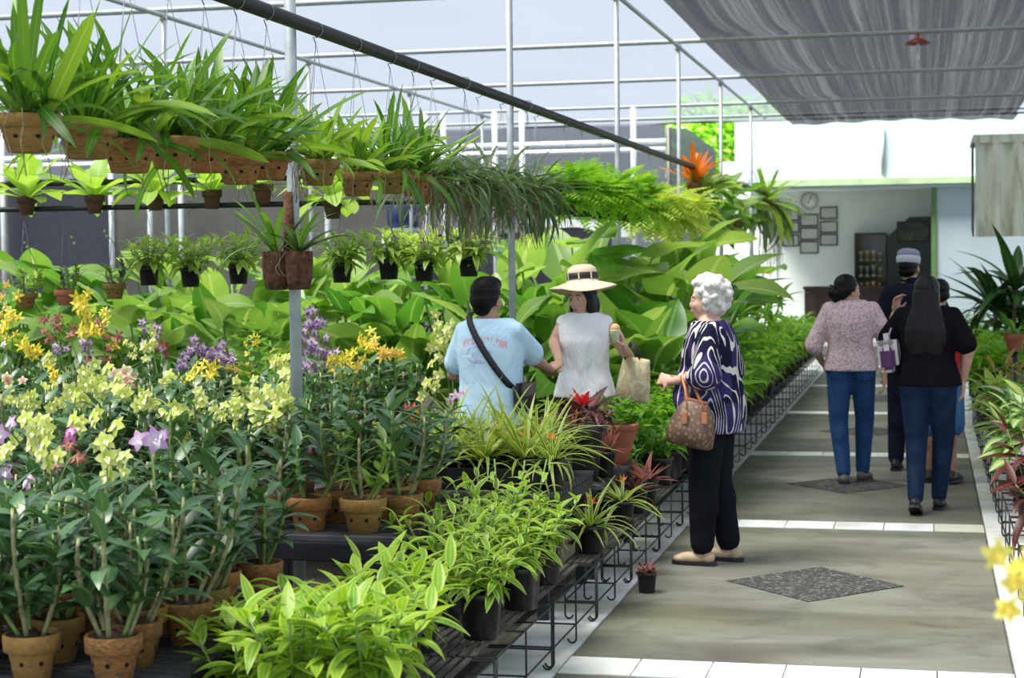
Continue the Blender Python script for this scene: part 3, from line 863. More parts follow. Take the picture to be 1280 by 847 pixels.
LS['brom_d'] = leafset(G['brom_d'], 'lance', .20, [.4, .8, 1.2], .25)
LS['brom_r'] = leafset(G['brom_r'], 'lance', .26, [.2, .5, .9], .25, name='bract')
LS['brom_o'] = leafset(G['brom_o'], 'lance', .35, [.1, .4], .3, name='bract')
LS['cord'] = leafset(G['cord'], 'lance', .20, [.4, .8, 1.3], .22)
LS['cord_b'] = leafset(G['cord_b'], 'lance', .14, [.5, 1.0, 1.5], .22)
LS['dief'] = leafset(G['dief'], 'ovate', .42, [.4, .8, 1.2], .22)
LS['leafy'] = leafset(G['leafy'], 'ovate', .42, [.3, .7, 1.1], .22)

def bush(root, sets, z, nst, h, spread, L, per, stem=True):
    """several leafy stems with leaves spiralling up each"""
    for s_ in range(nst):
        a = s_ * 2.4 + U(-.3, .3); rr = spread * math.sqrt((s_ + .4) / nst)
        hh = h * U(.75, 1.1)
        base = Vector((rr * .25 * math.cos(a), rr * .25 * math.sin(a), z))
        top = Vector((rr * math.cos(a), rr * math.sin(a), z + hh))
        if stem:
            mb = MB(); mb.tube([base, base.lerp(top, .5) + Vector((0, 0, .02)), top], [.005, .004, .003], 5)
            part('stem', mb.mesh('stem', G['stem']), root)
        for i in range(per):
            f = .22 + .78 * (i / (per - 1))
            p = base.lerp(top, f)
            az = i * 2.1 + s_ + U(-.3, .3)
            el = R(-8 + 62 * f ** 2 + U(-12, 12))
            part('leaf', random.choice(sets), root, lm(az, el, U(-.3, .3), U(*L) * (1 - .25 * f), p))

petiole_me = None
def bigleaf(root, sets, n, hz, L, az_bias=None, z0=0):
    global petiole_me
    if petiole_me is None:
        mb = MB(); mb.tube([(0, 0, 0), (.5, 0, .03), (1, 0, 0)], [.014, .011, .008], 6); petiole_me = mb.mesh('petiole', G['stem'])
    for i in range(n):
        az = i * 2.4 + U(-.3, .3)
        if az_bias is not None and random.random() < .6: az = az_bias + U(-1.1, 1.1)
        el = R(U(58, 84)); ln = U(*hz)
        d = Vector((math.cos(az) * math.cos(el), math.sin(az) * math.cos(el), math.sin(el)))
        tip = d * ln + Vector((0, 0, z0))
        part('petiole', petiole_me, root, T(0, 0, z0) @ RZ(az) @ RY(-el) @ S(ln, 1, 1))
        part('leaf', random.choice(sets), root, lm(az + U(-.5, .5), R(U(5, 70)), U(-.6, .6), U(*L), tip))

def flower_mesh(name, petal, lip, spots=None, shape='round'):
    mp = N(name + '_petal'); oi = mp.n('ObjectInfo').outputs['Random']
    uv = mp.n('SeparateXYZ'); mp.lk(mp.coord('UV'), uv.inputs[0])
    c = mp.mix(oi, petal[0], petal[1])
    if spots:
        c = mp.mix(mp.math('GREATER_THAN', mp.math('ADD', mp.noise(9, 2, mp.coord('UV')), mp.math('MULTIPLY', mp.math('SUBTRACT', .5, uv.outputs[0]), .35)), .62), c, spots)
    elif len(petal) > 2:
        c = mp.mix(mp.ramp(uv.outputs[0], [(.25, (1, 1, 1)), (.7, (0, 0, 0))]), c, petal[2])
    b = mp.bsdf(c, .5); t = mp.n('BsdfTranslucent'); mp.lk(c, t.inputs[0]); mx = mp.n('MixShader'); mx.inputs[0].default_value = .4
    mp.lk(b.outputs[0], mx.inputs[1]); mp.lk(t.outputs[0], mx.inputs[2]); pm = mp.done(mx)
    lmt = plain(name + '_lip', lip, .5)
    mb = MB()
    W = .62 if shape == 'round' else .36
    for k in range(5):
        a = PI / 2 + k * 2 * PI / 5
        w = W * (1.25 if k in (1, 4) and shape == 'round' else 1)
        mb.leaf(leafdata('ovate' if shape == 'round' else 'lance', w, .5 + .3 * (k % 2), .15, 5), RZ(a) @ RY(-.25) @ S(.5))
    mb.m = 1
    mb.leaf(leafdata('ovate', .7, 1.2, .5, 4), T(0, 0, .03) @ RZ(-PI / 2) @ RY(-.9) @ S(.33))
    mb.ball((0, 0, .06), (.05, .05, .07), 6, 4)
    return mb.mesh('flower', [pm, lmt])      # faces +Z, about 1 across
FL = {
 'yg': flower_mesh('yellow_green_orchid', ((.66, .70, .16), (.78, .80, .36), (.62, .72, .12)), (.80, .80, .45)),
 'cream': flower_mesh('cream_orchid', ((.80, .78, .50), (.84, .72, .52), (.75, .55, .35)), (.55, .10, .10)),
 'yellow': flower_mesh('yellow_spotted_orchid', ((.84, .76, .05), (.88, .82, .10)), (.82, .58, .04), (.25, .06, .02), 'star'),
 'gold': flower_mesh('gold_orchid', ((.82, .56, .05), (.84, .68, .12)), (.6, .25, .05), None, 'star'),
 'purple': flower_mesh('purple_white_orchid', ((.16, .05, .26), (.28, .10, .36), (.75, .66, .66)), (.13, .03, .18), None, 'star'),
 'maroon': flower_mesh('maroon_orchid', ((.22, .03, .05), (.34, .06, .08), (.5, .25, .12)), (.28, .04, .10), None, 'star'),
 'lilac': flower_mesh('lilac_orchid', ((.62, .26, .62), (.70, .36, .72), (.85, .72, .82)), (.80, .70, .78)),
 'magenta': flower_mesh('magenta_orchid', ((.50, .04, .32), (.58, .08, .38), (.85, .65, .8)), (.45, .03, .25)),
 'pink': flower_mesh('pale_pink_orchid', ((.72, .42, .55), (.78, .55, .64), (.85, .75, .78)), (.6, .15, .4), None, 'star'),
 'lemon': flower_mesh('soft_lemon_flower', ((.90, .78, .10), (.92, .84, .22)), (.90, .70, .10)),
 'white': flower_mesh('white_orchid', ((.82, .82, .84), (.86, .86, .88), (.75, .7, .8)), (.5, .3, .6)),
}
cane_me = []
for mt in ('cane', 'cane_g'):
    mb = MB(); pts = []; rd = []
    for i in range(13):
        t = i / 12; pts.append((.05 * math.sin(t * 2.2), 0, t)); rd.append((.0065 + .0025 * math.sin(PI * t)) * (1.18 if i % 2 else .95) * (1 - .35 * t))
    mb.tube(pts, rd, 6); cane_me.append(mb.mesh('cane', G[mt]))

def orchid(root, z, nc=4, h=(.28, .5), leaf=('orch',), L=(.10, .155), spike=None, colour=None, nf=6, fs=.06, wide=.045):
    tops = []
    for c in range(nc):
        a = c * 2.4 + U(-.4, .4)
        hh = U(*h); tilt = R(U(2, 14))
        bx_, by_ = wide * U(.3, 1) * math.cos(a), wide * U(.3, 1) * math.sin(a)
        Mx = T(bx_, by_, z - .01) @ RZ(a) @ RY(tilt)
        part('cane', random.choice(cane_me), root, Mx @ S(1, 1, hh))
        tops.append(Mx @ Vector((.04, 0, hh)))
        nl = random.randint(7, 11); pl = U(0, PI)
        st = LS[random.choice(leaf)]
        for i in range(nl):
            f = .2 + .8 * (i + .5) / nl
            p = Mx @ Vector((.05 * math.sin(f * 2.2), 0, hh * f))
            az = pl + PI * (i % 2) + U(-.35, .35)
            part('leaf', random.choice(st), root, lm(az, R(U(22, 58)), U(-.3, .3), U(*L) * (1.1 - .25 * f), p))
    if spike is not None:
        tgt = Vector(spike)
        b0 = min(tops, key=lambda q: (q - tgt).length)
        mid = b0.lerp(tgt, .5) + Vector((0, 0, .06))
        pts = [b0 * (1 - t) ** 2 + mid * 2 * t * (1 - t) + tgt * t * t for t in [q / 8 for q in range(9)]]
        mb = MB(); mb.tube(pts, [.0032] * 6 + [.0022] * 3, 5); sp = part('flower_spike', mb.mesh('flower_spike', G['stem']), root)
        for i in range(nf):
            t = 1 - i * (.62 / max(1, nf))
            p = b0 * (1 - t) ** 2 + mid * 2 * t * (1 - t) + tgt * t * t
            off = Vector((U(-1, 1), U(-1, .3), U(-.8, .8))); off = off.normalized() * fs * U(.35, .85)
            fd = (Vector((0, -1, .15)) + Vector((U(-.8, .8), U(-.3, .5), U(-.4, .5)))).normalized()
            q = fd.to_track_quat('Z', 'Y').to_matrix().to_4x4()
            part('flower', FL[colour], sp, T(*(p + off)) @ q @ RZ(U(-.5, .5)) @ S(fs * U(.85, 1.15)))
# ------------------------------------------------------------------ people
def loft(mb, rings, n=20):
    """closed skin through horizontal-ish ellipses: (cx, cy, cz, half width, half depth)"""
    vs_ = []; fs = []
    for cx_, cy_, cz_, a, b in rings:
        for k in range(n):
            t = 2 * PI * k / n
            c, s_ = math.cos(t), math.sin(t)
            e = .86
            vs_.append((cx_ + a * math.copysign(abs(c) ** e, c), cy_ + b * math.copysign(abs(s_) ** e, s_), cz_))
    for i in range(len(rings) - 1):
        for k in range(n): fs.append((i*n+k, i*n+(k+1)%n, (i+1)*n+(k+1)%n, (i+1)*n+k))
    fs.append(tuple(range(n - 1, -1, -1))); fs.append(tuple(range((len(rings)-1)*n, len(rings)*n)))
    mb.add(vs_, fs)

def blob(name, mb, voxel, mat, smooth=4, parent=None, M_=None):
    """weld the overlapping pieces into one continuous skin"""
    me = mb.mesh(name + '_tmp', mat)
    o = bpy.data.objects.new('tmp', me); C.objects.link(o)
    r = o.modifiers.new('r', 'REMESH'); r.mode = 'VOXEL'; r.voxel_size = voxel; r.use_smooth_shade = True
    s_ = o.modifiers.new('s', 'SMOOTH'); s_.iterations = smooth; s_.factor = .5
    dg = bpy.context.evaluated_depsgraph_get()
    out = bpy.data.meshes.new_from_object(o.evaluated_get(dg)); out.name = name
    bpy.data.objects.remove(o); bpy.data.meshes.remove(me)
    out.materials.clear(); out.materials.append(mat)
    out.polygons.foreach_set('use_smooth', [True] * len(out.polygons)); out.update()
    return part(name, out, parent, M_)

def limb(mb, pts, rads, n=12):
    """tapered limb through joints with rounded ends"""
    P = [Vector(p) for p in pts]; q = []; rr = []
    for i in range(len(P) - 1):
        for t in (0, .25, .5, .75):
            q.append(P[i].lerp(P[i + 1], t)); rr.append(rads[i] * (1 - t) + rads[i + 1] * t)
    q.append(P[-1]); rr.append(rads[-1])
    mb.tube(q, rr, n)
    for p, r_ in zip(P, rads): mb.ball(p, r_ * .99, 12, 8)

def hand(mb, w, d, nrm, curl=.5, s_=1.0, thumb_side=1, spread=.12):
    """palm, four unequal jointed fingers and a thumb leaving the side of the palm"""
    w, d = Vector(w), Vector(d).normalized(); nrm = Vector(nrm); nrm = (nrm - d * nrm.dot(d)).normalized()
    side = d.cross(nrm) * thumb_side
    B = Matrix((side, d, nrm)).transposed().to_4x4()
    mb.ball(w + d * .045 * s_, (.038 * s_, .05 * s_, .016 * s_), 12, 8, B.to_3x3().to_4x4())
    mb.ball(w + d * .01 * s_, (.026 * s_, .03 * s_, .018 * s_), 10, 6, B)
    for k, (off, ln) in enumerate(((.028, .068), (.0095, .078), (-.0095, .072), (-.027, .056))):
        p = w + d * .085 * s_ + side * off * s_; a = 0.0; pts = [p - d * .02 * s_, p]
        sd = side * (spread * off / .028)
        for seg, f in enumerate((.45, .32, .23)):
            a += curl * (.8 if seg == 0 else 1.0)
            dd = (d * math.cos(a) + nrm * math.sin(a) + sd).normalized()
            p = p + dd * ln * f * s_; pts.append(p)
        mb.tube(pts, [.0095 * s_, .0098 * s_, .009 * s_, .0085 * s_, .007 * s_], 8); mb.ball(pts[-1], .0072 * s_, 8, 6)
    p = w + d * .025 * s_ + side * .032 * s_
    t1 = p + (d * .6 + side * .7 + nrm * .35).normalized() * .035 * s_; t2 = t1 + (d * .9 + side * .15 + nrm * .5).normalized() * .03 * s_
    mb.tube([p - side * .012 * s_, p, t1, t2], [.013 * s_, .013 * s_, .0105 * s_, .0085 * s_], 8); mb.ball(t2, .0085 * s_, 8, 6)

def skin_mat(name, col):
    m = N(name); nz = m.noise(18, 3, m.coord())
    c = m.ramp(nz, [(.35, tuple(q * .93 for q in col)), (.65, tuple(min(1, q * 1.06) for q in col))])
    b = m.bsdf(c, .5); b.inputs['Subsurface Weight'].default_value = .0
    return m.done(b)
def cloth_mat(name, col, var=.12, wr=.5, sc=7, colfn=None):
    m = N(name); co = m.coord()
    n1 = m.noise(sc, 4, m.mapping(co, (1, 1, .45)), 1.2); n2 = m.noise(220, 2, co)
    c = colfn(m, co) if colfn else m.ramp(n1, [(.3, tuple(q * (1 - var) for q in col)), (.7, tuple(min(1, q * (1 + var)) for q in col))])
    h = m.math('ADD', n1, m.math('MULTIPLY', n2, .06))
    return m.done(m.bsdf(c, .85, bump=h, bstr=min(1, wr * 1.6), bdist=.035, spec=.05, sheen=0))
HAIR = plain('black_hair', (.004, .0035, .004), .5, var=.6, nscale=60, spec=.2)
def hairmat():
    m = N('long_black_hair'); co = m.coord()
    n1 = m.noise(1.0, 5, m.mapping(co, (90, 90, 3)))
    return m.done(m.bsdf(m.ramp(n1, [(.35, (.002, .002, .003)), (.7, (.009, .008, .009))]), .45, bump=n1, bstr=.5, bdist=.01, spec=.25))
HAIRL = hairmat()
HAIRW = plain('silver_white_hair', (.62, .60, .56), .6, var=.3, nscale=40, bstr=.6)
EYE_W, EYE_D, LIP = plain('eye_white', (.75, .73, .7), .3, var=.02), plain('dark_iris', (.015, .01, .008), .2), plain('lips', (.42, .14, .12), .45)
SHOE_B = plain('black_shoe', (.012, .012, .013), .5)

class Person:
    def __init__(s, label, loc, rot, h, skin, build=1.0):
        s.k = k = h / 1.70
        s.root = thing('person', label, 'person', (loc[0], loc[1], 0), rot)
        s.inv = (T(loc[0], loc[1], 0) @ RZ(rot)).inverted()
        s.skin = skin_mat('skin', skin); s.b = build; s.h = h
        s.head_c = Vector((0, .015 * k, 1.585 * k)); s.head_yaw = 0; s.head_pitch = 0
        s.J = {}
        for sg, n in ((-1, 'l'), (1, 'r')):
            s.J['sh' + n] = Vector((sg * .158 * k * build ** .5, -.01, 1.362 * k)); s.J['el' + n] = Vector((sg * .235 * k, -.02, 1.10 * k)); s.J['wr' + n] = Vector((sg * .245 * k, .05, .86 * k))
            s.J['hp' + n] = Vector((sg * .09 * k, 0, .90 * k)); s.J['kn' + n] = Vector((sg * .095 * k, .015, .49 * k)); s.J['an' + n] = Vector((sg * .095 * k, -.02, .085 * k)); s.J['yaw' + n] = 0.0
        s.hand_curl = {'l': .45, 'r': .45}; s.hand_dir = {}; s.hand_nrm = {}
        s.bend = Vector((0, 0, 0)); s.short = .03
    def w(s, p): return s.inv @ Vector(p)
    def HM(s): return T(*s.head_c) @ RZ(s.head_yaw) @ RX(s.head_pitch) @ S(s.k * 1.02)
    def torso(s, g=0, z0=.80, z1=1.46, female=False, belly=0):
        k, b = s.k, s.b
        if female: R_ = [(.78, .165, .115), (.88, .178, .125), (.97, .160, .115), (1.06, .138, .105), (1.16, .142, .118), (1.25, .152, .125), (1.33, .158, .108), (1.395, .135, .082), (1.43, .095, .068), (1.46, .062, .058)]
        else: R_ = [(.78, .155, .105), (.88, .165, .112), (.97, .158, .108), (1.06, .155, .106), (1.16, .165, .112), (1.26, .178, .116), (1.34, .182, .106), (1.40, .160, .085), (1.435, .108, .07), (1.465, .066, .062)]
        out = []
        for z, a, d in R_:
            if z < z0 - .001 or z > z1 + .001: continue
            t = max(0, (z - .9) / .55)
            bl = belly * math.exp(-((z - 1.02) / .13) ** 2)
            out.append((s.bend.x * t, s.bend.y * t + bl * .5, z * k, a * k * b + g, d * k * b + g + bl))
        return out
    def body(s, bare_arms=True, bare_legs=False, feet=True, female=False, arms=(1, 1), gen_hands=('l', 'r')):
        k = s.k; mb = MB(); J = s.J
        loft(mb, s.torso(-.012, female=female))
        nb = Vector((s.bend.x, s.bend.y, 1.42 * k)); 
        limb(mb, [nb, s.head_c + Vector((0, -.015 * k, -.07 * k))], [.056 * k, .05 * k])
        H = s.HM(); H3 = H.to_3x3().to_4x4()
        def hb(c, r): mb.ball(H @ Vector(c), r, 16, 12, H3)
        hb((0, -.012, .032), (.074, .092, .083)); hb((0, .016, -.028), (.062, .074, .078)); hb((0, .036, -.082), (.040, .040, .032)); hb((0, .03, -.05), (.052, .05, .05))
        hb((0, .088, -.028), (.013, .016, .018)); hb((0, .082, .0), (.009, .012, .03)); hb((.026, .07, .022), (.024, .014, .009)); hb((-.026, .07, .022), (.024, .014, .009))
        hb((.035, .06, -.03), (.022, .02, .022)); hb((-.035, .06, -.03), (.022, .02, .022)); hb((0, .078, -.064), (.022, .014, .012))
        for sx in (-1, 1): hb((sx * .074, -.005, -.012), (.011, .02, .03))
        for n, sg in (('l', -1), ('r', 1)):
            limb(mb, [J['sh' + n], J['el' + n], J['wr' + n]], [.047 * k * s.b, .038 * k * s.b ** .5, .026 * k])
            d = s.hand_dir.get(n, J['wr' + n] - J['el' + n]); nr = s.hand_nrm.get(n, Vector((-sg, .1, 0)))
            hand(mb, J['wr' + n], d, nr, s.hand_curl[n], k * 1.05, 1 if (Vector(d).cross(Vector(nr))).y > 0 else -1)
            limb(mb, [J['hp' + n], J['kn' + n], J['an' + n]], [.078 * k * s.b, .052 * k * s.b ** .5, .036 * k])
            mb.ball(J['kn' + n].lerp(J['an' + n], .3) + Vector((0, -.012, 0)), (.05 * k, .052 * k, .1 * k), 12, 8)
            f = J['an' + n]; y = J['yaw' + n]; fw = Vector((-math.sin(y), math.cos(y), 0))
            limb(mb, [f + Vector((0, 0, -.035 * k)), f + fw * .10 * k + Vector((0, 0, -.055 * k)), f + fw * .155 * k + Vector((0, 0, -.06 * k))], [.036 * k, .032 * k, .022 * k])
        o = blob('body', mb, .0075, s.skin, 3, s.root)
        # face
        for sx in (-1, 1):
            e = MB(); e.ball((0, 0, 0), (.0125, .008, .0075), 10, 8); part('eye', e.mesh('eye', EYE_W), s.root, H @ T(sx * .029, .0715, .002))
            e = MB(); e.ball((0, .006, 0), (.006, .0035, .0062), 8, 6); part('iris', e.mesh('iris', EYE_D), s.root, H @ T(sx * .029, .0715, .002))
            e = MB(); e.tube([(-.018, 0, 0), (0, .006, .004), (.018, 0, 0)], [.002, .0032, .002], 6); part('eyebrow', e.mesh('eyebrow', HAIR), s.root, H @ T(sx * .030, .083, .027))
        e = MB(); e.tube([(-.021, -.008, .0), (-.008, .003, .003), (0, .004, .001), (.008, .003, .003), (.021, -.008, 0)], [.002, .0042, .004, .0042, .002], 6); e.tube([(-.016, -.005, -.004), (0, .004, -.007), (.016, -.005, -.004)], [.002, .0048, .002], 6)
        part('lips', e.mesh('lips', LIP), s.root, H @ T(0, .088, -.064))
        return o
    def shirt(s, mat, hem=.80, sleeve=.75, g=.018, female=False, belly=0, name='shirt', flare=.0, loose=1.0, cut=None):
        mb = MB(); k = s.k; rs = s.torso(g, hem, 1.45, female, belly)
        rs = [(a, b, c, w_ + flare * max(0, 1.15 * k - c), d_ + flare * max(0, 1.15 * k - c)) for a, b, c, w_, d_ in rs]
        loft(mb, rs)
        for n in 'lr':
            a, e, w_ = s.J['sh' + n], s.J['el' + n], s.J['wr' + n]
            mb.ball(a, .048 * k * s.b ** .5 + g * .4, 14, 10)
            if sleeve <= 0: continue
            if sleeve <= 1: limb(mb, [a, a.lerp(e, sleeve)], [.048 * k * s.b ** .5 + g * .4, (.046 * k * s.b ** .5 + g * .7) * loose])
            else: limb(mb, [a, e, e.lerp(w_, sleeve - 1)], [.048 * k * s.b ** .5 + g * .4, (.044 * k * s.b ** .5 + g * .6) * loose, (.036 * k + g * .6) * loose])
        return blob(name, mb, .0105, mat, 4, s.root)
    def trousers(s, mat, frac=1.0, g=.012, name='trousers', wide=1.0, female=False, top=.97, cuff=1.0):
        mb = MB(); k = s.k
        loft(mb, [r_ for r_ in s.torso(g * .6, .86, top, female)])
        for n in 'lr':
            a, kn, an = s.J['hp' + n], s.J['kn' + n], s.J['an' + n]
            sg = -1 if n == 'l' else 1
            mb.ball(a + Vector((0, -.03 * k, -.03 * k)), (.086 * k * s.b, .085 * k * s.b, .1 * k), 14, 10)
            if frac >= 1: limb(mb, [a + Vector((0, 0, -.02)), kn, an.lerp(kn, s.short)], [.088 * k * s.b + g * .5, (.064 * k * s.b ** .5 + g) * wide, (.05 * k + g) * wide * cuff]); mb.ball(kn.lerp(an, .32) + Vector((0, -.012, 0)), ((.056 * k + g) * wide, (.06 * k + g) * wide, .12 * k), 12, 8)
            else: limb(mb, [a + Vector((0, 0, -.02)), a.lerp(kn, frac / .5 if frac < .5 else 1)] if frac <= .5 else [a, kn, kn.lerp(an, (frac - .5) * 2)], ([.09 * k * s.b + g, (.078 * k + g) * wide] if frac <= .5 else [.09 * k * s.b + g, (.072 * k + g) * wide, (.066 * k + g) * wide]))
        return blob(name, mb, .0105, mat, 4, s.root)
    def shoes(s, mat, sole, name='shoe', low=False):
        k = s.k
        for n in 'lr':
            f = s.J['an' + n]; y = s.J['yaw' + n]; fw = Vector((-math.sin(y), math.cos(y), 0))
            lift = max(0, f.z - .085 * k)
            pit = s.J.get('pit' + n, 0)
            mb = MB()
            mb.ball((0, -.03, .045), (.04, .05, .04), 12, 8); mb.ball((0, .06, .038), (.043, .1, .036), 14, 8); mb.ball((0, .125, .03), (.042, .055, .028), 12, 8)
            if not low: mb.ball((0, -.02, .075), (.042, .045, .035), 12, 8)
            Mx = T(f.x, f.y, f.z) @ RZ(y) @ RX(pit) @ T(0, 0, -.085 * k) @ S(k)
            o = blob(name, mb, .008, mat, 3, s.root, Mx)
            sb = MB(); ol = [(.032, -.08), (.042, -.03), (.042, .06), (.047, .12), (.03, .175), (0, .188), (-.03, .175), (-.047, .12), (-.042, .06), (-.042, -.03), (-.032, -.08), (0, -.088)]
            nn = len(ol); sb.add([(a, b, 0) for a, b in ol] + [(a, b, .02) for a, b in ol], [tuple(range(nn))[::-1], tuple(range(nn, 2 * nn))] + [(i, (i + 1) % nn, nn + (i + 1) % nn, nn + i) for i in range(nn)])
            part('sole', sb.mesh('sole', sole, False), o)
    def hair(s, balls, mat, voxel=.008, smooth=2, name='hair', lofts=()):
        mb = MB()
        for c, r_ in balls: mb.ball(c, r_, 14, 10)
        for l in lofts: loft(mb, l, 18)
        return blob(name, mb, voxel, mat, smooth, s.root, s.HM())

SHORT = [((0, -.022, .05), (.083, .094, .078)), ((0, -.045, .0), (.076, .065, .07)), ((0, .02, .085), (.066, .07, .045)), ((.05, -.03, .0), (.03, .05, .05)), ((-.05, -.03, .0), (.03, .05, .05))]

# --- the man in the blue tee, back to us, reaching out
blue = cloth_mat('light_blue_tee', (.36, .62, .80), .06, .55, 6)
def print_mat():
    def fn(m, co):
        s_ = m.n('SeparateXYZ'); m.lk(co, s_.inputs[0])
        base = m.ramp(m.noise(5, 3, co), [(.3, (.46, .67, .83)), (.7, (.56, .75, .89))])
        # curved line of faded red lettering and a violet motif on the back
        z_ = m.math('SUBTRACT', s_.outputs[2], m.math('MULTIPLY', m.math('MULTIPLY', s_.outputs[0], s_.outputs[0]), -1.6))
        band = m.math('MULTIPLY', m.math('GREATER_THAN', z_, 1.205), m.math('LESS_THAN', z_, 1.245))
        gl_ = m.math('GREATER_THAN', m.noise(30, 1, m.mapping(co, (1.8, 1, .7))), .47)
        lim = m.math('LESS_THAN', m.math('ABSOLUTE', s_.outputs[0]), .13)
        bk = m.math('LESS_THAN', s_.outputs[1], -.02)
        f = m.math('MULTIPLY', m.math('MULTIPLY', band, gl_), m.math('MULTIPLY', lim, bk))
        c = m.mix(m.math('MULTIPLY', f, .6), base, (.72, .28, .26))
        dx = m.math('ADD', m.math('POWER', m.math('MULTIPLY', m.math('ADD', s_.outputs[0], .02), 13.0), 2.0), m.math('POWER', m.math('MULTIPLY', m.math('SUBTRACT', s_.outputs[2], 1.15), 20.0), 2.0))
        f2 = m.math('MULTIPLY', m.math('MULTIPLY', m.math('LESS_THAN', dx, 1.0), m.math('GREATER_THAN', m.noise(38, 2, co), .5)), bk)
        return m.mix(m.math('MULTIPLY', f2, .55), c, (.35, .30, .62))
    return cloth_mat('blue_tee_with_faded_print', (0, 0, 0), wr=.5, sc=6, colfn=fn)
Ym = 9.05; hx = at(608, 372, Ym)
pm = Person('man seen from behind in a light blue tee with black shoulder strap', (hx.x + .02, Ym), R(-10), 1.585, (.42, .22, .14))
hc = pm.w(at(607, 372, Ym)); pm.head_c = Vector((hc.x, hc.y + .02, hc.z - .012)); pm.head_yaw = R(-8); pm.bend = Vector((-.01, .02, 0))
grip = at(689, 466, 9.78)
pm.J['elr'] = pm.w(at(672, 452, 9.25)); pm.J['wrr'] = pm.w(at(687, 462, 9.66)); pm.hand_dir['r'] = pm.w(at(693, 470, 9.8)) - pm.J['wrr']; pm.hand_nrm['r'] = Vector((-.3, 0, 1)); pm.hand_curl['r'] = .5
pm.J['ell'] = Vector((-.25, .06, 1.03)); pm.J['wrl'] = Vector((-.16, .26, .98)); pm.hand_dir['l'] = Vector((.5, .9, 0)); pm.hand_nrm['l'] = Vector((1, 0, 0))
pm.body(); pm.shirt(print_mat(), .78, .72, .022, flare=.06, loose=1.2, name='tee_shirt'); pm.trousers(cloth_mat('dark_trousers', (.02, .02, .025))); pm.shoes(SHOE_B, SHOE_B)
pm.hair([((0, -.018, .055), (.085, .096, .08)), ((0, -.05, .005), (.078, .062, .075)), ((0, .025, .085), (.07, .075, .05)), ((.055, -.02, .01), (.027, .05, .045)), ((-.055, -.02, .01), (.027, .05, .045)), ((0, -.06, -.05), (.055, .035, .04))], HAIR)
# strap across the back and bag at the hip
def band(pts, w, t, nrmf):
    mb = MB(); vs_ = []
    P = [Vector(p) for p in pts]
    for i, p in enumerate(P):
        d = (P[min(i + 1, len(P) - 1)] - P[max(i - 1, 0)]).normalized(); nn = Vector(nrmf(p)).normalized(); sd = d.cross(nn).normalized()
        for a, b in ((-w / 2, 0), (w / 2, 0), (w / 2, t), (-w / 2, t)): vs_.append(p + sd * a + nn * b)
    fs = [(i * 4 + q, i * 4 + (q + 1) % 4, i * 4 + 4 + (q + 1) % 4, i * 4 + 4 + q) for i in range(len(P) - 1) for q in range(4)] + [(3, 2, 1, 0), tuple(range(len(P) * 4 - 4, len(P) * 4))]
    mb.add(vs_, fs); return mb
rb = thing('shoulder_bag', 'small black bag on a black strap worn by the man in blue', 'bag', pm.root.location, R(-10))
k = pm.k
def bagpt(x, z, side=-1):
    rs = pm.torso(.022, .78, 1.46); zz = z
    lo = max([r_ for r_ in rs if r_[2] <= zz] or rs[:1], key=lambda r_: r_[2]); hi = min([r_ for r_ in rs if r_[2] > zz] or rs[-1:], key=lambda r_: r_[2])
    f = 0 if hi[2] == lo[2] else (zz - lo[2]) / (hi[2] - lo[2])
    a = lo[3] * (1 - f) + hi[3] * f; b = lo[4] * (1 - f) + hi[4] * f; cy = lo[1] * (1 - f) + hi[1] * f
    u = max(-.98, min(.98, x / a)); return Vector((x, cy + side * (b * (1 - abs(u) ** 2.4) ** (1 / 2.4) + .004), z))
sp = [bagpt(-.105 + .255 * t, 1.345 - .37 * t) for t in [i / 14 for i in range(15)]]
sp = [Vector((-.11, .0, 1.365))] + sp
part('strap', band(sp, .034, .006, lambda p: (p.x * .8, -1 if p.z < 1.35 else -.4, .2 if p.z < 1.33 else 1.2)).mesh('strap', plain('black_webbing', (.014, .015, .022), .7)), rb)
sp = [bagpt(-.11 + .235 * t, 1.345 - .40 * t, 1) for t in [i / 12 for i in range(13)]]
part('strap', band(sp, .034, .006, lambda p: (p.x * .8, 1, .2)).mesh('strap', plain('black_webbing', (.014, .015, .022), .7)), rb)
part('pouch', box_mesh('pouch', (.165, -.10, .84), (.215, .10, 1.0), plain('black_bag_fabric', (.015, .015, .02), .7), .015), rb)
part('flap', box_mesh('flap', (.2155, -.09, .93), (.222, .09, 1.0), plain('grey_bag_zip', (.10, .08, .07), .5), .003), rb)

# --- the woman in white with the straw hat
Yw = 10.4; hw_ = at(731, 372, Yw)
pw = Person('woman in a white sleeveless blouse and wide straw hat holding an ice cream', (hw_.x - .005, Yw), R(178), 1.575, (.56, .33, .24))
pw.head_c = pw.w(at(729, 372, Yw)) + Vector((0, .02, 0)); pw.head_yaw = R(-24); pw.head_pitch = R(-7)
pw.J['elr'] = pw.w(at(692, 428, 10.35)); pw.J['wrr'] = pw.w(at(699, 452, 10.02)); pw.hand_dir['r'] = pw.w(grip) - pw.J['wrr']; pw.hand_nrm['r'] = Vector((0, 0, -1)); pw.hand_curl['r'] = .35
pw.J['shr'].x -= .02; pw.J['shl'].x += .02
cup = at(769, 416, 10.08)
pw.J['ell'] = pw.w(at(786, 446, 10.42)); pw.J['wrl'] = pw.w(at(780, 434, 10.14)); pw.hand_dir['l'] = Vector((.12, .35, .9)); pw.hand_nrm['l'] = Vector((.9, .2, 0)); pw.hand_curl['l'] = .62
pw.body(female=True)
white = cloth_mat('white_blouse', (.90, .91, .93), .03, .6, 8)
pw.shirt(white, .84, 0, .016, True, flare=.06, name='blouse')
cb = MB()
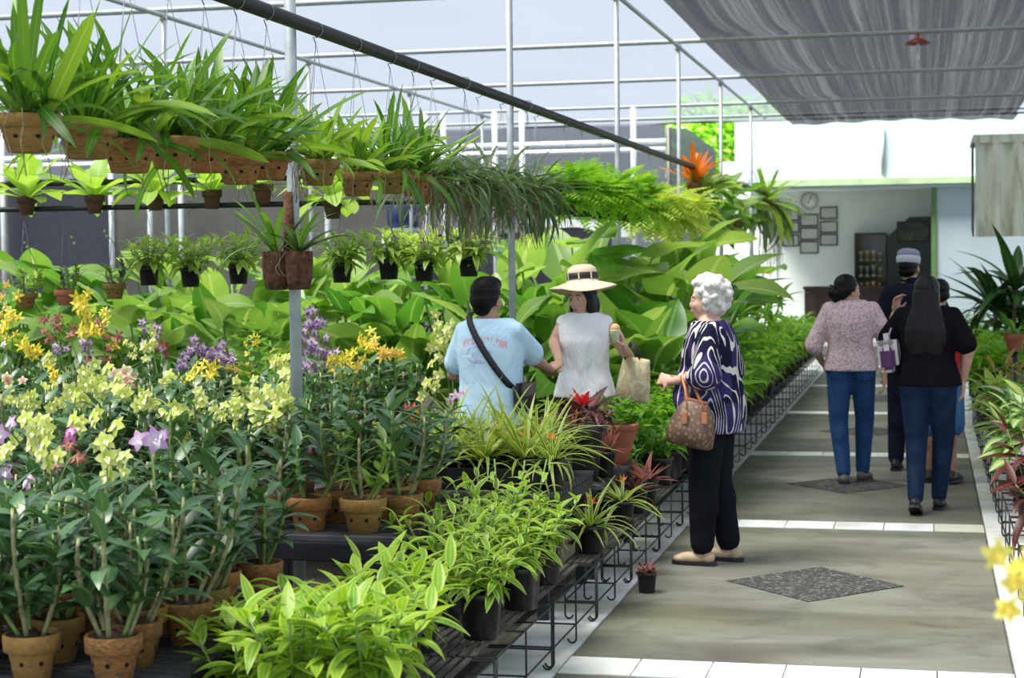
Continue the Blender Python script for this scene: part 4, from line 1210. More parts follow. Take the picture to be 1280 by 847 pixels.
for sx in (-1, 1): cb.add([(sx * .01, .102, 1.27), (sx * .075, .07, 1.39), (sx * .055, .04, 1.42), (sx * .028, .085, 1.33), (sx * .012, .112, 1.265), (sx * .08, .08, 1.385), (sx * .055, .045, 1.425), (sx * .03, .095, 1.335)], [(0, 1, 2, 3), (7, 6, 5, 4), (0, 4, 5, 1), (1, 5, 6, 2), (2, 6, 7, 3), (3, 7, 4, 0)])
part('collar', cb.mesh('collar', white, False), pw.root, S(pw.k))
pl = MB(); pl.box((-.016, .128, .86), (.016, .134, 1.27)); part('placket', pl.mesh('placket', white, False), pw.root, S(pw.k))
pw.trousers(cloth_mat('dark_navy_trousers', (.02, .024, .04)), female=True); pw.shoes(SHOE_B, SHOE_B)
pw.hair([((0, -.02, .04), (.086, .095, .085)), ((0, -.05, -.05), (.09, .06, .1)), ((.066, .0, -.06), (.028, .045, .10)), ((-.066, .0, -.06), (.028, .045, .10)), ((.06, -.01, -.13), (.034, .05, .05)), ((-.06, -.01, -.13), (.034, .05, .05)), ((0, -.05, -.13), (.08, .05, .055))], HAIRL)
HM_ = pw.root.matrix_basis.copy()
ht = thing('straw_hat', 'wide-brimmed cream straw hat with a black band worn by the woman in white', 'hat', (0, 0, 0))
hatM = T(pw.root.location.x, pw.root.location.y, 0) @ RZ(R(178)) @ pw.HM() @ T(0, -.016, .088) @ RX(R(9)) @ RY(R(6))
ht.matrix_basis = hatM
straw = plain('cream_straw', (.72, .58, .42), .8, var=.12, nscale=90, bstr=.5)
br = MB(); vs_ = []; nn = 48; prof_ = [(.088, .035), (.105, .012), (.15, -.002), (.19, -.012), (.212, -.022), (.213, -.027), (.19, -.018), (.15, -.008), (.105, .004), (.088, .025)]
for r_, z in prof_:
    for q in range(nn):
        a = 2 * PI * q / nn; wv = .10 * (r_ - .1) * math.sin(2 * a + .5) * 2 - .22 * max(0, r_ - .1) * abs(math.cos(a))
        vs_.append((r_ * math.cos(a), r_ * 1.04 * math.sin(a), z + wv))
br.add(vs_, [(i * nn + q, i * nn + (q + 1) % nn, ((i + 1) % len(prof_)) * nn + (q + 1) % nn, ((i + 1) % len(prof_)) * nn + q) for i in range(len(prof_)) for q in range(nn)])
part('brim', br.mesh('brim', straw), ht)
br = MB(); br.lathe([(.09, .02), (.095, .035), (.093, .075), (.085, .10), (.06, .118), (.0, .122)], 32, (0, 0, 0), 1, 1.08); part('crown', br.mesh('crown', straw), ht)
br = MB(); br.lathe([(.094, .028), (.0985, .03), (.0975, .066), (.094, .067)], 32, (0, 0, 0), 1, 1.08); part('band', br.mesh('band', plain('black_ribbon', (.012, .012, .016), .6)), ht)
for a in (70, 115, 20, 160):
    br = MB(); br.box((-.004, .1015, .024), (.004, .107, .072)); part('band_loop', br.mesh('band_loop', straw, False), ht, RZ(R(a - 90)))
br = MB(); br.tube([(.0, -.106, .045), (.03, -.13, .02), (.05, -.16, -.03), (.06, -.17, -.07)], [.012, .016, .018, .012], 6, True, .3); part('ribbon_tail', br.mesh('ribbon_tail', plain('black_ribbon_tail', (.012, .012, .016), .6)), ht)
# ice cream cup in her hand
ic = thing('ice_cream', 'orange ice cream in a paper cup held by the woman in white', 'food', (cup.x, cup.y, cup.z - .055))
b_ = MB(); b_.lathe([(.021, 0), (.03, .07), (.031, .075), (.028, .075), (.0, .07)], 18); part('cup', b_.mesh('cup', plain('pale_green_cup', (.62, .70, .45), .5)), ic)
b_ = MB(); b_.ball((0, 0, .082), (.029, .029, .028), 14, 10); part('scoop', b_.mesh('scoop', plain('orange_ice_cream', (.75, .38, .17), .6, bstr=.3)), ic)
# tote bag on her forearm
def tote_mat():
    m = N('cream_printed_canvas'); co = m.coord(); n1 = m.noise(9, 4, co, 1.5)
    return m.done(m.bsdf(m.ramp(n1, [(.35, (.62, .55, .36)), (.5, (.50, .40, .20)), (.56, (.66, .60, .44)), (.75, (.45, .42, .30))]), .8))
tp = at(793, 472, 10.3)
tt = thing('tote_bag', 'cream printed tote bag hanging from the arm of the woman in white', 'bag', (tp.x, tp.y, tp.z), R(-15))
tb_ = MB(); loft(tb_, [(0, 0, -.14, .10, .035), (0, 0, -.12, .11, .05), (0, 0, 0, .10, .05), (0, 0, .10, .088, .03), (0, 0, .12, .085, .022)], 20); bo = part('bag_body', tb_.mesh('bag_body', tote_mat()), tt, RY(R(8)))
for sy in (-.02, .02):
    hb_ = MB(); hb_.tube([(-.05, sy, .11), (-.045, sy, .17), (-.01, sy * .5, .215), (.02, sy, .17), (.045, sy, .11)], .006, 6); part('handle', hb_.mesh('handle', plain('black_bag_handle', (.02, .02, .02), .6)), tt)

# --- the grey-haired woman in the patterned blouse
def swirl_fn(m, co):
    n1 = m.n('TexNoise'); n1.inputs['Scale'].default_value = 3.4; n1.inputs['Detail'].default_value = 1.5; m.lk(m.mapping(co, (1.5, 1.5, .42), (0, .35, 0)), n1.inputs['Vector'])
    wv = m.math('SINE', m.math('MULTIPLY', n1.outputs['Fac'], 120.0)); br_ = m.noise(9, 2, co)
    f = m.math('GREATER_THAN', m.math('ADD', wv, m.math('MULTIPLY', m.math('SUBTRACT', br_, .5), 2.2)), .78)
    f2 = m.math('GREATER_THAN', m.noise(4, 2, m.mapping(co, (1, 1, .6), (0, 0, 0), (3, 3, 3))), .53)
    c = m.mix(f2, (.012, .012, .035), (.04, .03, .11))
    return m.mix(f, c, m.mix(br_, (.52, .47, .42), (.66, .63, .62)))
Yo = 9.43; ox = at(893, 560, Yo).x
po = Person('grey-haired woman in a navy swirl-patterned blouse and black trousers standing on the walk', (ox, Yo), R(80), 1.555, (.60, .36, .27), 1.12)
po.head_c = po.w(at(883, 373, Yo)) + Vector((0, 0, -.008)); po.head_c.x = 0; po.bend = Vector((0, .02, 0)); po.head_yaw = R(8)
po.J['ell'] = Vector((-.225, -.03, 1.03)); po.J['wrl'] = Vector((-.12, .20, .985)); po.hand_dir['l'] = Vector((.45, .8, .12)); po.hand_nrm['l'] = Vector((.7, -.4, -.3)); po.hand_curl['l'] = .55
po.J['elr'] = Vector((.225, -.03, 1.03)); po.J['wrr'] = Vector((.10, .20, .97)); po.hand_dir['r'] = Vector((-.55, .7, .1)); po.hand_nrm['r'] = Vector((-.6, -.4, -.3)); po.hand_curl['r'] = .6
po.J['anl'] = Vector((-.09, .045, .08)); po.J['anr'] = Vector((.09, -.055, .08)); po.J['knl'].y += .02
po.short = .10; po.body(female=True)
bl = cloth_mat('navy_swirl_blouse', (0, 0, 0), wr=.45, sc=5, colfn=swirl_fn)
po.shirt(bl, .76, 1.25, .022, True, .055, 'blouse', .05, 1.5)
po.trousers(cloth_mat('black_trousers', (.010, .011, .016), .2), g=.016, wide=1.1, female=True, cuff=.98)
po.shoes(plain('beige_leather_shoe', (.52, .38, .25), .55), SHOE_B, low=True)
random.seed(5)
bs = [((0, -.02, .045), (.086, .098, .082)), ((0, -.05, -.01), (.08, .07, .09))]
for i in range(110):
    v = Vector((random.gauss(0, 1), random.gauss(0, 1), random.gauss(0, 1))).normalized()
    if v.y > .45 and v.z < .45: continue
    if v.z < -.75: continue
    r_ = U(.016, .03); bs.append(((v.x * .098, -.025 + v.y * .112, .03 + v.z * .108), (r_, r_, r_)))
po.hair(bs, HAIRW, .007, 1)
# handbag
def mono_mat():
    m = N('brown_monogram_leather'); co = m.coord(); v = m.n('TexVoronoi'); v.inputs['Scale'].default_value = 42; m.lk(co, v.inputs['Vector'])
    f = m.math('MULTIPLY', m.math('LESS_THAN', v.outputs['Distance'], .34), m.math('GREATER_THAN', v.outputs['Distance'], .16))
    return m.done(m.bsdf(m.mix(f, m.ramp(m.noise(7, 3, co), [(.3, (.085, .045, .028)), (.7, (.15, .085, .055))]), (.27, .18, .11)), .5))
hbp = at(866, 528, Yo - .22)
hbt = thing('handbag', 'brown patterned handbag with tan leather handles hung on the grey-haired woman\'s arm', 'bag', (hbp.x, hbp.y, hbp.z), R(-4))
mb = MB(); loft(mb, [(0, 0, -.125, .115, .05), (0, 0, -.11, .13, .07), (0, 0, -.03, .128, .07), (-.0, 0, .06, .098, .045), (0, 0, .105, .07, .022), (0, 0, .115, .055, .012)], 24)
part('bag_body', mb.mesh('bag_body', mono_mat()), hbt, RY(R(12)))
tan = plain('tan_leather', (.44, .17, .075), .5)
el_ = po.root.matrix_basis
fa = T(ox, Yo, 0) @ RZ(R(80)) @ po.J['ell'].lerp(po.J['wrl'], .62)
top = Vector((fa.x - hbp.x, fa.y - hbp.y, fa.z - hbp.z + .035))
for sy in (-.035, .035):
    mb = MB(); a0, a1 = Vector((-.02, sy, .07)), Vector((.075, sy, .06))
    pts = [a0 * (1 - t) ** 2 + (top + Vector((-.01, sy * .6, .06))) * 2 * t * (1 - t) * 1.0 + a1 * t * t if False else None for t in ()]
    tp_ = top + Vector((0, sy * .4, 0))
    pts = [a0, a0.lerp(tp_, .55) + Vector((-.005, 0, 0)), tp_ + Vector((-.022, 0, -.02)), tp_, tp_ + Vector((.022, 0, -.02)), a1.lerp(tp_, .55) + Vector((.006, 0, 0)), a1]
    mb.tube(pts, .0085, 8); part('handle', mb.mesh('handle', tan), hbt)
for x in (-.03, .075):
    part('handle_tab', box_mesh('handle_tab', (x - .014, -.074, .0), (x + .014, -.05, .06), tan, .003), hbt)
part('trim_piece', box_mesh('trim_piece', (-.07, -.014, .112), (.06, .014, .124), tan, .003), hbt, RY(R(12)))

# --- the woman in pink, walking away, head turned
Yp = 12.95; px_ = at(1064, 560, Yp).x
pp_ = Person('woman in a pale pink patterned top and blue jeans, hair in a bun', (px_, Yp), R(4), 1.575, (.50, .27, .18), 1.1)
pp_.head_c = pp_.w(at(1060, 362, Yp)) + Vector((0, 0, -.005)); pp_.head_yaw = R(-62); pp_.bend = Vector((-.01, .01, 0))
pp_.J['ell'] = Vector((-.265, -.02, 1.0)); pp_.J['wrl'] = Vector((-.20, .15, .86))
pp_.J['elr'] = Vector((.255, -.02, 1.04)); pp_.J['wrr'] = pp_.w(at(1105, 468, Yp - .06)); pp_.hand_dir['r'] = Vector((.02, .05, -1))
pp_.J['anl'] = Vector((-.055, -.07, .075)); pp_.J['anr'] = Vector((.085, .13, .075)); pp_.J['knl'] = Vector((-.09, .0, .45)); pp_.J['knr'] = Vector((.1, .09, .46)); pp_.J['yawr'] = R(-20)
pp_.body(female=True)
def pink_fn(m, co):
    n1 = m.noise(75, 2, co, .8)
    return m.ramp(n1, [(.40, (.42, .27, .30)), (.48, (.60, .44, .47)), (.6, (.68, .53, .56))])
pp_.shirt(cloth_mat('pink_patterned_knit', (0, 0, 0), wr=.4, colfn=pink_fn), .80, 1.2, .020, True, 0, 'knit_top', .0, 1.25)
def denim(name, c): 
    return cloth_mat(name, c, .25, .5, 5)
pp_.trousers(denim('mid_blue_denim', (.028, .075, .19)), female=True, wide=.95, g=.012, name='jeans', cuff=.95); pp_.shoes(plain('olive_sneaker', (.10, .10, .08), .6), SHOE_B, low=True)
pp_.hair([((0, -.022, .045), (.084, .096, .084)), ((0, -.055, -.005), (.078, .065, .07)), ((0, -.125, -.015), (.05, .042, .055)), ((.066, -.02, .01), (.022, .05, .045)), ((-.066, -.02, .01), (.022, .05, .045)), ((0, -.10, -.06), (.04, .04, .035))], HAIR)
for q in range(3):
    mb = MB(); mb.tube([(-.03, -.13 - .012 * q, .035 - .02 * q), (0, -.155 - .01 * q, .045 - .02 * q), (.03, -.13 - .012 * q, .035 - .02 * q)], .005, 6); part('hair_clip', mb.mesh('hair_clip', plain('dark_hair_clip', (.03, .03, .04), .25)), pp_.root, pp_.HM())
mb = MB(); w_ = pp_.J['wrr']; mb.tube([(w_.x + .033 * math.cos(a * PI / 8), w_.y + .033 * math.sin(a * PI / 8), w_.z + .02) for a in range(17)], .004, 6); part('bracelet', mb.mesh('bracelet', plain('silver_bracelet', (.6, .6, .6), .3, .9)), pp_.root)

# --- the man in the grey cap
Yc = 13.75; cx_ = at(1140, 420, Yc).x
pc = Person('man in a grey knitted cap and black polo shirt between two women', (cx_, Yc), R(-4), 1.70, (.45, .25, .16), 1.08)
pc.head_c = pc.w(at(1136, 335, Yc)) + Vector((0, 0, .0)); pc.head_yaw = R(-14)
pc.J['anl'] = Vector((-.12, -.02, .085)); pc.J['knl'].x = -.11; pc.J['wrr'] = Vector((.27, .04, .84)); pc.J['elr'] = Vector((.265, -.03, 1.08))
pc.J['wrl'] = Vector((-.22, .08, .84)); pc.J['ell'] = Vector((-.25, -.02, 1.09))
pc.body(); navy = cloth_mat('black_navy_polo', (.010, .013, .024), .3)
pc.shirt(navy, .84, .78, .024, name='polo_shirt', loose=1.25); pc.trousers(cloth_mat('dark_navy_trousers_b', (.014, .018, .035))); pc.shoes(SHOE_B, SHOE_B)
mb = MB(); mb.lathe([(.072, 1.435), (.078, 1.44), (.07, 1.475), (.064, 1.472)], 24, (0, -.0, 0), 1, .95); part('collar', mb.mesh('collar', navy), pc.root, S(pc.k))
pc.hair([((0, -.02, .02), (.079, .093, .06)), ((0, -.05, -.02), (.07, .055, .05))], HAIR)
cp = thing('knitted_cap', 'grey knitted cap with a paler band worn by the man in black', 'hat'); cp.matrix_basis = T(cx_, Yc, 0) @ RZ(R(-4)) @ pc.HM() @ T(0, -.012, .045) @ RX(R(-8))
gk, gk2 = plain('grey_knit', (.27, .27, .36), .9, var=.15, nscale=80, bstr=.6), plain('pale_grey_knit', (.52, .53, .60), .9, var=.12, nscale=80, bstr=.6)
mb = MB(); mb.lathe([(.083, .035), (.084, .06), (.075, .085), (.05, .098), (0, .10)], 28, (0, 0, 0), 1, 1.15); part('crown', mb.mesh('crown', gk), cp)
mb = MB(); mb.lathe([(.082, -.012), (.087, -.008), (.089, .03), (.086, .042), (.080, .042)], 28, (0, 0, 0), 1, 1.15); part('band', mb.mesh('band', gk2), cp)
# --- the youngster in blue shorts
Yt = 13.0; tx = at(1172, 500, Yt).x
pt = Person('youngster in a red shirt and blue denim shorts half hidden behind the woman in black', (tx + .015, Yt), 0, 1.46, (.36, .19, .12), .95)
pt.J['anr'] = Vector((.085, -.03, .085)); pt.J['knr'].x = .085; pt.J['anl'] = Vector((-.08, .05, .075)); pt.J['yawr'] = R(-25)
pt.J['elr'] = Vector((.165, .0, .97)); pt.J['wrr'] = Vector((.15, .14, .82)); pt.J['ell'] = Vector((-.165, .0, .97)); pt.J['wrl'] = Vector((-.15, .14, .82))
pt.body(); pt.shirt(cloth_mat('red_tee', (.42, .02, .025)), .78, .7, .014, name='tee_shirt'); pt.trousers(denim('blue_denim_shorts', (.06, .15, .30)), .5, .018, 'shorts', 1.12); pt.shoes(plain('dark_sneaker', (.03, .028, .03), .6), SHOE_B)
pt.hair(SHORT, HAIR)
# --- the long-haired woman in black
Yb = 11.5; bx_ = at(1160, 520, Yb).x
pb = Person('long-haired woman in black tee and dark jeans walking with a purple bag', (bx_, Yb), R(-6), 1.575, (.55, .31, .22), 1.16)
pb.head_c = pb.w(at(1159, 367, Yb)) + Vector((0, 0, 0)); pb.bend = Vector((0, .01, 0))
pb.J['elr'] = Vector((.255, -.02, 1.04)); pb.J['wrr'] = pb.w(at(1204, 474, Yb + .03)); pb.hand_dir['r'] = Vector((0, .08, -1)); pb.hand_curl['r'] = .35
pb.J['ell'] = pb.w(at(1107, 428, Yb + .10)); pb.J['wrl'] = pb.w(at(1119, 391, Yb + .22)); pb.hand_dir['l'] = Vector((.15, -.2, 1)); pb.hand_nrm['l'] = Vector((.8, -.6, 0)); pb.hand_curl['l'] = .5
pb.J['anl'] = pb.w(at(1147, 622, Yb)); pb.J['anl'].z = .10; pb.J['pitl'] = R(-24); pb.J['anl'].y = -.12; pb.J['knl'] = Vector((-.075, .02, .46)); pb.J['anr'] = Vector((.05, .17, .08)); pb.J['knr'] = Vector((.085, .12, .47))
pb.body(female=True); pb.shirt(cloth_mat('black_tee', (.007, .007, .009), .3), .84, .82, .02, True, 0, 'tee_shirt', .02, 1.2)
pb.trousers(denim('dark_indigo_denim', (.014, .03, .068)), female=True, wide=.95, g=.012, name='jeans', cuff=.92); pb.shoes(SHOE_B, SHOE_B, low=True)
pb.hair([((0, -.022, .042), (.088, .1, .088)), ((0, -.06, -.05), (.088, .055, .1))], HAIRL, .007, 2,
        lofts=[[(0, -.06, .02, .088, .06), (0, -.078, -.08, .094, .055), (0, -.10, -.16, .122, .05), (.0, -.118, -.24, .14, .045), (.0, -.122, -.32, .138, .036), (.0, -.12, -.38, .12, .026), (.01, -.118, -.43, .06, .014)]])
bp = at(1111, 440, Yb - .05)
bt = thing('purple_bag', 'small white and purple shoulder bag carried by the long-haired woman', 'bag', (bp.x, bp.y + .05, bp.z), R(-6))
part('bag_body', box_mesh('bag_body', (-.062, -.11, -.13), (.062, .11, .12), plain('white_bag_leather', (.62, .58, .58), .45), .045), bt, RY(R(-6)))
part('purple_panel', box_mesh('purple_panel', (-.044, -.122, -.11), (.05, -.09, .03), plain('purple_bag_fabric', (.07, .016, .085), .6), .018), bt, RY(R(-6)))
part('purple_panel', box_mesh('purple_panel', (-.052, -.118, .045), (.048, -.09, .08), plain('grey_bag_flap', (.22, .19, .21), .5), .01), bt, RY(R(-6)))
stp = pb.root.location; q = Vector(at(1121, 386, Yb + .1)) - bt.location
mb = MB(); mb.tube([(0, -.06, .09), q * .5 + Vector((0, -.03, .05)), q, q + Vector((.02, .1, .0)), q * .55 + Vector((0, .12, .03)), (0, .07, .09)], .006, 6, True, .5); part('strap', mb.mesh('strap', plain('lilac_strap', (.42, .30, .44), .6)), bt)
# ------------------------------------------------------------------ planting: hanging rows
def hang_x(px): return BX * 1.0 / at(px, 250, 1.0).x      # distance of the hanging row at a photo column
CLEAR = .17
row = [(38, 'moss', 'strap'), (110, 'moss', 'strap'), (163, 'clay', 'strap'), (216, 'moss', 'strap'), (260, 'clay', 'strap'), (300, 'clay', 'strap'), (337, 'clay', 'strap'),
       (398, 'moss', 'pale'), (447, 'clay', 'pale'), (490, 'moss', 'strap'), (519, 'clay', 'strap')]
for i, (px, pk, sp) in enumerate(row):
    Y = hang_x(px); rim = 2.095 - (.03 if i % 3 == 2 else 0); ph = .112; dia = .195 if i < 8 else .18
    z0 = rim - ph
    lab = {('moss', 'strap'): 'strap-leaved orchid in a moss-stained clay pot hung from the black pipe',
           ('clay', 'strap'): 'strap-leaved orchid in an orange clay pot hung from the black pipe',
           ('moss', 'pale'): 'pale broad-leaved orchid in a mossy clay pot hung from the black pipe',
           ('clay', 'pale'): 'pale broad-leaved orchid in an orange clay pot hung from the black pipe'}[(pk, sp)]
    rt = thing('hanging_orchid', lab, 'orchid', (BX, Y, z0), 0, 'strap-leaved orchids hung in clay pots')
    z = add_pot(rt, pk, dia, ph)
    hang_wires(rt, dia, ph, BZ - z0)
    for c in range(3):
        a = c * 2.1 + U(0, 1); cx_, cy_ = .045 * math.cos(a), .045 * math.sin(a)
        st = LS['strap'] + (LS['strap_lt'] if sp == 'pale' or c == 0 else [])
        if sp == 'pale': st = LS['strap_lt']
        for q in range(17):
            az = a + q * 2.4 + U(-.3, .3); el = R(U(36, 86)) if q < 15 else R(U(0, 35))
            part('leaf', random.choice(st if q % 3 else LS['strap'] if sp != 'pale' else st), rt, lm(az, el, U(-.8, .8), U(.24, .48) if sp == 'strap' else U(.2, .38), (cx_, cy_, z)))
    if i in (7, 9, 10) or i % 3 == 0:
        mb = MB()
        for q in range(12):
            a = U(0, 6.28); p = [Vector((.08 * math.cos(a), .08 * math.sin(a), ph))]
            for w in range(5): p.append(p[-1] + Vector((U(-.02, .02), U(-.02, .02), -.05 if w else .01)) + Vector((math.cos(a), math.sin(a), 0)) * (.02 if w < 2 else 0))
            mb.tube(p, .0018, 4)
        part('aerial_roots', mb.mesh('aerial_roots', M['roots']), rt, kind='stuff')

def joined(sets, fn): mb = MB(); fn(mb); return mb
def spider_mesh(mat, n, L, arcs, seed, el=(0, 80), W=.05):
    random.seed(seed); mb = MB()
    for i in range(n):
        mb.leaf(leafdata('strap', W, random.choice(arcs), .2, 7), lm(i * 2.4 + U(-.3, .3), R(U(*el)), U(-.3, .3), U(*L), (U(-.03, .03), U(-.03, .03), 0)))
    return mb.mesh('foliage', mat)
def root_mesh(n, ln, seed, r=.06):
    random.seed(seed); mb = MB()
    for q in range(n):
        a = U(0, 6.28); p = [Vector((r * math.cos(a), r * math.sin(a), 0))]; l = U(*ln)
        for w in range(6): p.append(p[-1] + Vector((U(-.018, .018), U(-.018, .018), -l / 6)))
        mb.tube(p, .0022, 4, False)
    return mb.mesh('aerial_roots', M['roots'])
def fern_mesh(mat, n, L, seed, el=(5, 70), arc=(.6, 1.6), W=.15):
    random.seed(seed); mb = MB()
    pin = leafdata('lance', .28, .4, .1, 2)
    for i in range(n):
        az = i * 2.4 + U(-.2, .2); e0 = R(U(*el)); ln = U(*L); ac = U(*arc); K = 11
        base = T(0, 0, 0) @ RZ(az) @ RY(-e0)
        x = z = 0; 
        for k in range(K):
            t = (k + .5) / K; th = -ac * t; x += math.cos(th) * ln / K; z += math.sin(th) * ln / K
            s_ = ln * W * 2.0 * (math.sin(PI * (t * .85 + .12)) ** .7)
            for sg in (-1, 1):
                mb.leaf(pin, base @ T(x, 0, z) @ RY(-th) @ RZ(sg * 1.05) @ RX(U(-.3, .3)) @ S(s_, s_ * 1.1, s_))
    return mb.mesh('foliage', mat)
SPID = [spider_mesh(G['strap_dk'], 110, (.24, .44), (.8, 1.4, 2.0, 2.5), s) for s in (1, 2, 3)]
ROOTS = [root_mesh(34, (.12, .32), s, .075) for s in (4, 5)]
random.seed(21)
for i, px in enumerate((548, 578, 607, 632, 655, 676)):
    Y = hang_x(px); rim = 2.08; ph = .12
    rt = thing('hanging_grass_orchid', 'grey-green grassy orchid with trailing roots hung below the black pipe', 'orchid', (BX + U(-.04, .04), Y, rim - ph), 0, 'grassy orchids with trailing roots')
    z = add_pot(rt, 'clay' if i % 2 else 'moss', .16, ph); hang_wires(rt, .16, ph, BZ - rim + ph)
    part('foliage', SPID[i % 3], rt, T(0, 0, z) @ RZ(U(0, 6)) @ S(U(1.1, 1.3)), 'stuff')
    part('aerial_roots', ROOTS[i % 2], rt, T(0, 0, .06) @ RZ(U(0, 6)), 'stuff')
FERN = [fern_mesh(G['fern'], 80, (.2, .36), s, (0, 85), (.5, 1.5), .17) for s in (6, 7)]
FERNY = fern_mesh(G['fern_y'], 64, (.26, .44), 8, (-10, 70), (.6, 1.6), .17)
random.seed(22)
for i, (px, y_) in enumerate(((706, 0), (728, 0), (751, 0), (772, 0), (793, 0), (812, 1), (832, 1), (850, 1))):
    Y = hang_x(px); rim = 2.12; ph = .15
    lab = 'bright green fern in a black pot hung from the black pipe' if not y_ else 'yellow-green fern hung at the end of the fern row'
    rt = thing('hanging_fern', lab, 'fern', (BX, Y, rim - ph), 0, 'bright hanging ferns' if not y_ else 'yellowish hanging ferns')
    z = add_pot(rt, 'black', .2, ph); hang_wires(rt, .2, ph, BZ - rim + ph)
    part('foliage', FERNY if y_ else FERN[i % 2], rt, T(0, 0, z) @ RZ(U(0, 6)) @ S(U(1.15, 1.4)), 'stuff')
# end of the hanging row
def hang_root(name, lab, px, rim, ph, pk, dia, grp=None, dx=0):
    rt = thing(name, lab, 'hanging plant', (BX + dx, hang_x(px), rim - ph), 0, grp)
    z = add_pot(rt, pk, dia, ph); hang_wires(rt, dia, ph, BZ - rim + ph); return rt, z
rt, z = hang_root('hanging_bromeliad', 'orange bromeliad with upright flaming leaves hung near the pale gable', 868, 2.5, .15, 'clay', .2)
rosette(rt, leafset(G['brom_o'], 'strap', .14, [.1, .4, .7]), 22, (.35, .55), (35, 80), z)
rosette(rt, LS['strap_lt'], 14, (.25, .4), (10, 50), z)
for px, pk in ((872, 'black'), (887, 'black'), (905, 'clay'), (920, 'clay')):
    rt, z = hang_root('hanging_pothos', 'leafy green trailing vine in a pot hung beyond the ferns', px, 2.18, .16, pk, .24, 'leafy vines hung beyond the ferns')
    for q in range(44):
        az = U(0, 6.28); p = (U(0, .32) * math.cos(az), U(0, .32) * math.sin(az), z + U(-.2, .42))
        part('leaf', random.choice(LS['leafy'] + LS['big']), rt, lm(az, R(U(-30, 60)), U(-.5, .5), U(.2, .38), p))
rt, z = hang_root('hanging_staghorn', 'pale staghorn fern with trailing grey-green roots at the end of the black pipe', 956, 2.55, .2, 'moss', .34)
rosette(rt, LS['strap_lt'], 26, (.45, .7), (50, 85), z)
rosette(rt, LS['strap_lt'] + LS['strap_dk'], 60, (.6, 1.1), (-30, 30), z)
part('aerial_roots', root_mesh(110, (.7, 1.3), 9, .24), rt, T(0, 0, .05), 'stuff')

# ---- coconut husk basket tied to the first pole
hb = at(368, 340, POLE_Y[0])
rt = thing('husk_planter', 'pair of brown coconut husk planters with strap-leaved orchid tied round a pole', 'planter', (POLE_X, POLE_Y[0], 0))
for dx, dy in ((-.055, -.075), (.05, -.08)):
    mb = MB(); mb.lathe([(.0, 0), (.045, .0), (.058, .05), (.062, .12), (.06, .165), (.052, .165), (.05, .15), (.0, .15)], 16, (dx, dy, 1.53)); part('husk', mb.mesh('husk', M['coir']), rt)
mb = MB(); mb.tube([(0, -.055, 1.6), (-.005, -.05, 1.95)], [.03, .022], 8); part('husk_slab', mb.mesh('husk_slab', M['coir']), rt)
mb = MB(); mb.tube([(.03 * math.cos(a * PI / 8), .03 * math.sin(a * PI / 8), 1.72) for a in range(17)], .0025, 4); part('tie_wire', mb.mesh('tie_wire', M['wire']), rt)
for dx in (-.055, .05):
    for q in range(16):
        az = -PI / 2 + U(-2.2, 2.2)
        part('leaf', random.choice(LS['strap'] + LS['strap_dk'][:2]), rt, lm(az, R(U(35, 85)), U(-.3, .3), U(.18, .36), (dx, -.08, 1.68)))
part('aerial_roots', root_mesh(16, (.06, .16), 10, .05), rt, T(0, -.08, 1.7), 'stuff')

# ---- pale rosettes on two cross pipes, black pots hung below
CY = POLE_Y[1] - .052
xl, xr = POLE_XL - .1, POLE_X + .05
zA, zB = at(200, 226, CY).z, at(200, 258, CY).z
hpipe('cross_hanging_pipe', (xl, CY, zA), (xr, CY, zA), .02, M['black_pipe'], 'upper black cross pipe behind the pale rosette plants')
hpipe('cross_hanging_pipe', (xl, CY, zB), (xr, CY, zB), .02, M['black_pipe'], 'lower black cross pipe holding the pale rosette plants')
for i, (px, py) in enumerate(((32, 258), (117, 256), (193, 252), (264, 250), (328, 243), (415, 262))):
    p = at(px, py, CY - .1)
    rt = thing('hanging_rosette', 'lime green rosette plant in a small brown pot on the black cross pipe', 'hanging plant', (p.x, CY - .085, p.z - .06), 0, 'lime rosettes on the cross pipe')
    z = add_pot(rt, 'brown', .14, .13)
    mb = MB(); mb.tube([(0, .05, .1), (0, .085, zB - p.z + .06 + .021)], .003, 4); part('hook', mb.mesh('hook', M['wire']), rt)
    rosette(rt, LS['nest'], 16, (.28, .42), (8, 82), z, .015)
for i, (px, py) in enumerate(((186, 334), (238, 336), (298, 332), (427, 330), (486, 326), (530, 328), (586, 322))):
    Y = CY + .02; p = at(px, py, Y); ph = .125; z0 = p.z - ph
    rt = thing('hanging_dracaena', 'black pot of pale variegated leaves hung from the lower cross pipe', 'hanging plant', (p.x, Y, z0), 0, 'black pots hung under the cross pipe')
    z = add_pot(rt, 'black', .15, ph); hang_wires(rt, .15, ph, zB - z0)
    bush(rt, LS['vari_p'], z, 12, .18, .20, (.13, .2), 10)
for i, (px, py, pk) in enumerate(((32, 366, 'moss'), (82, 362, 'red'), (143, 354, 'moss'))):
    Y = CY + .02; p = at(px, py, Y); ph = .11; z0 = p.z - ph
    lab = ['sparse orchid in an olive clay pot hung beside the red clay pot', 'sparse orchid in a red clay pot hung among the broad leaves', 'upright orchid in an olive clay pot hung next to black pots'][i]
    rt = thing('hanging_orchid', lab, 'orchid', (p.x, Y, z0), 0, 'clay pots hung under the cross pipe')
    z = add_pot(rt, pk, .16, ph); hang_wires(rt, .16, ph, zB - z0)
    orchid(rt, z, 4, (.1, .2), ('orch_lt', 'orch'), (.08, .12), (U(-.1, .1), -.05, z + .38) , 'cream', 2, .025)

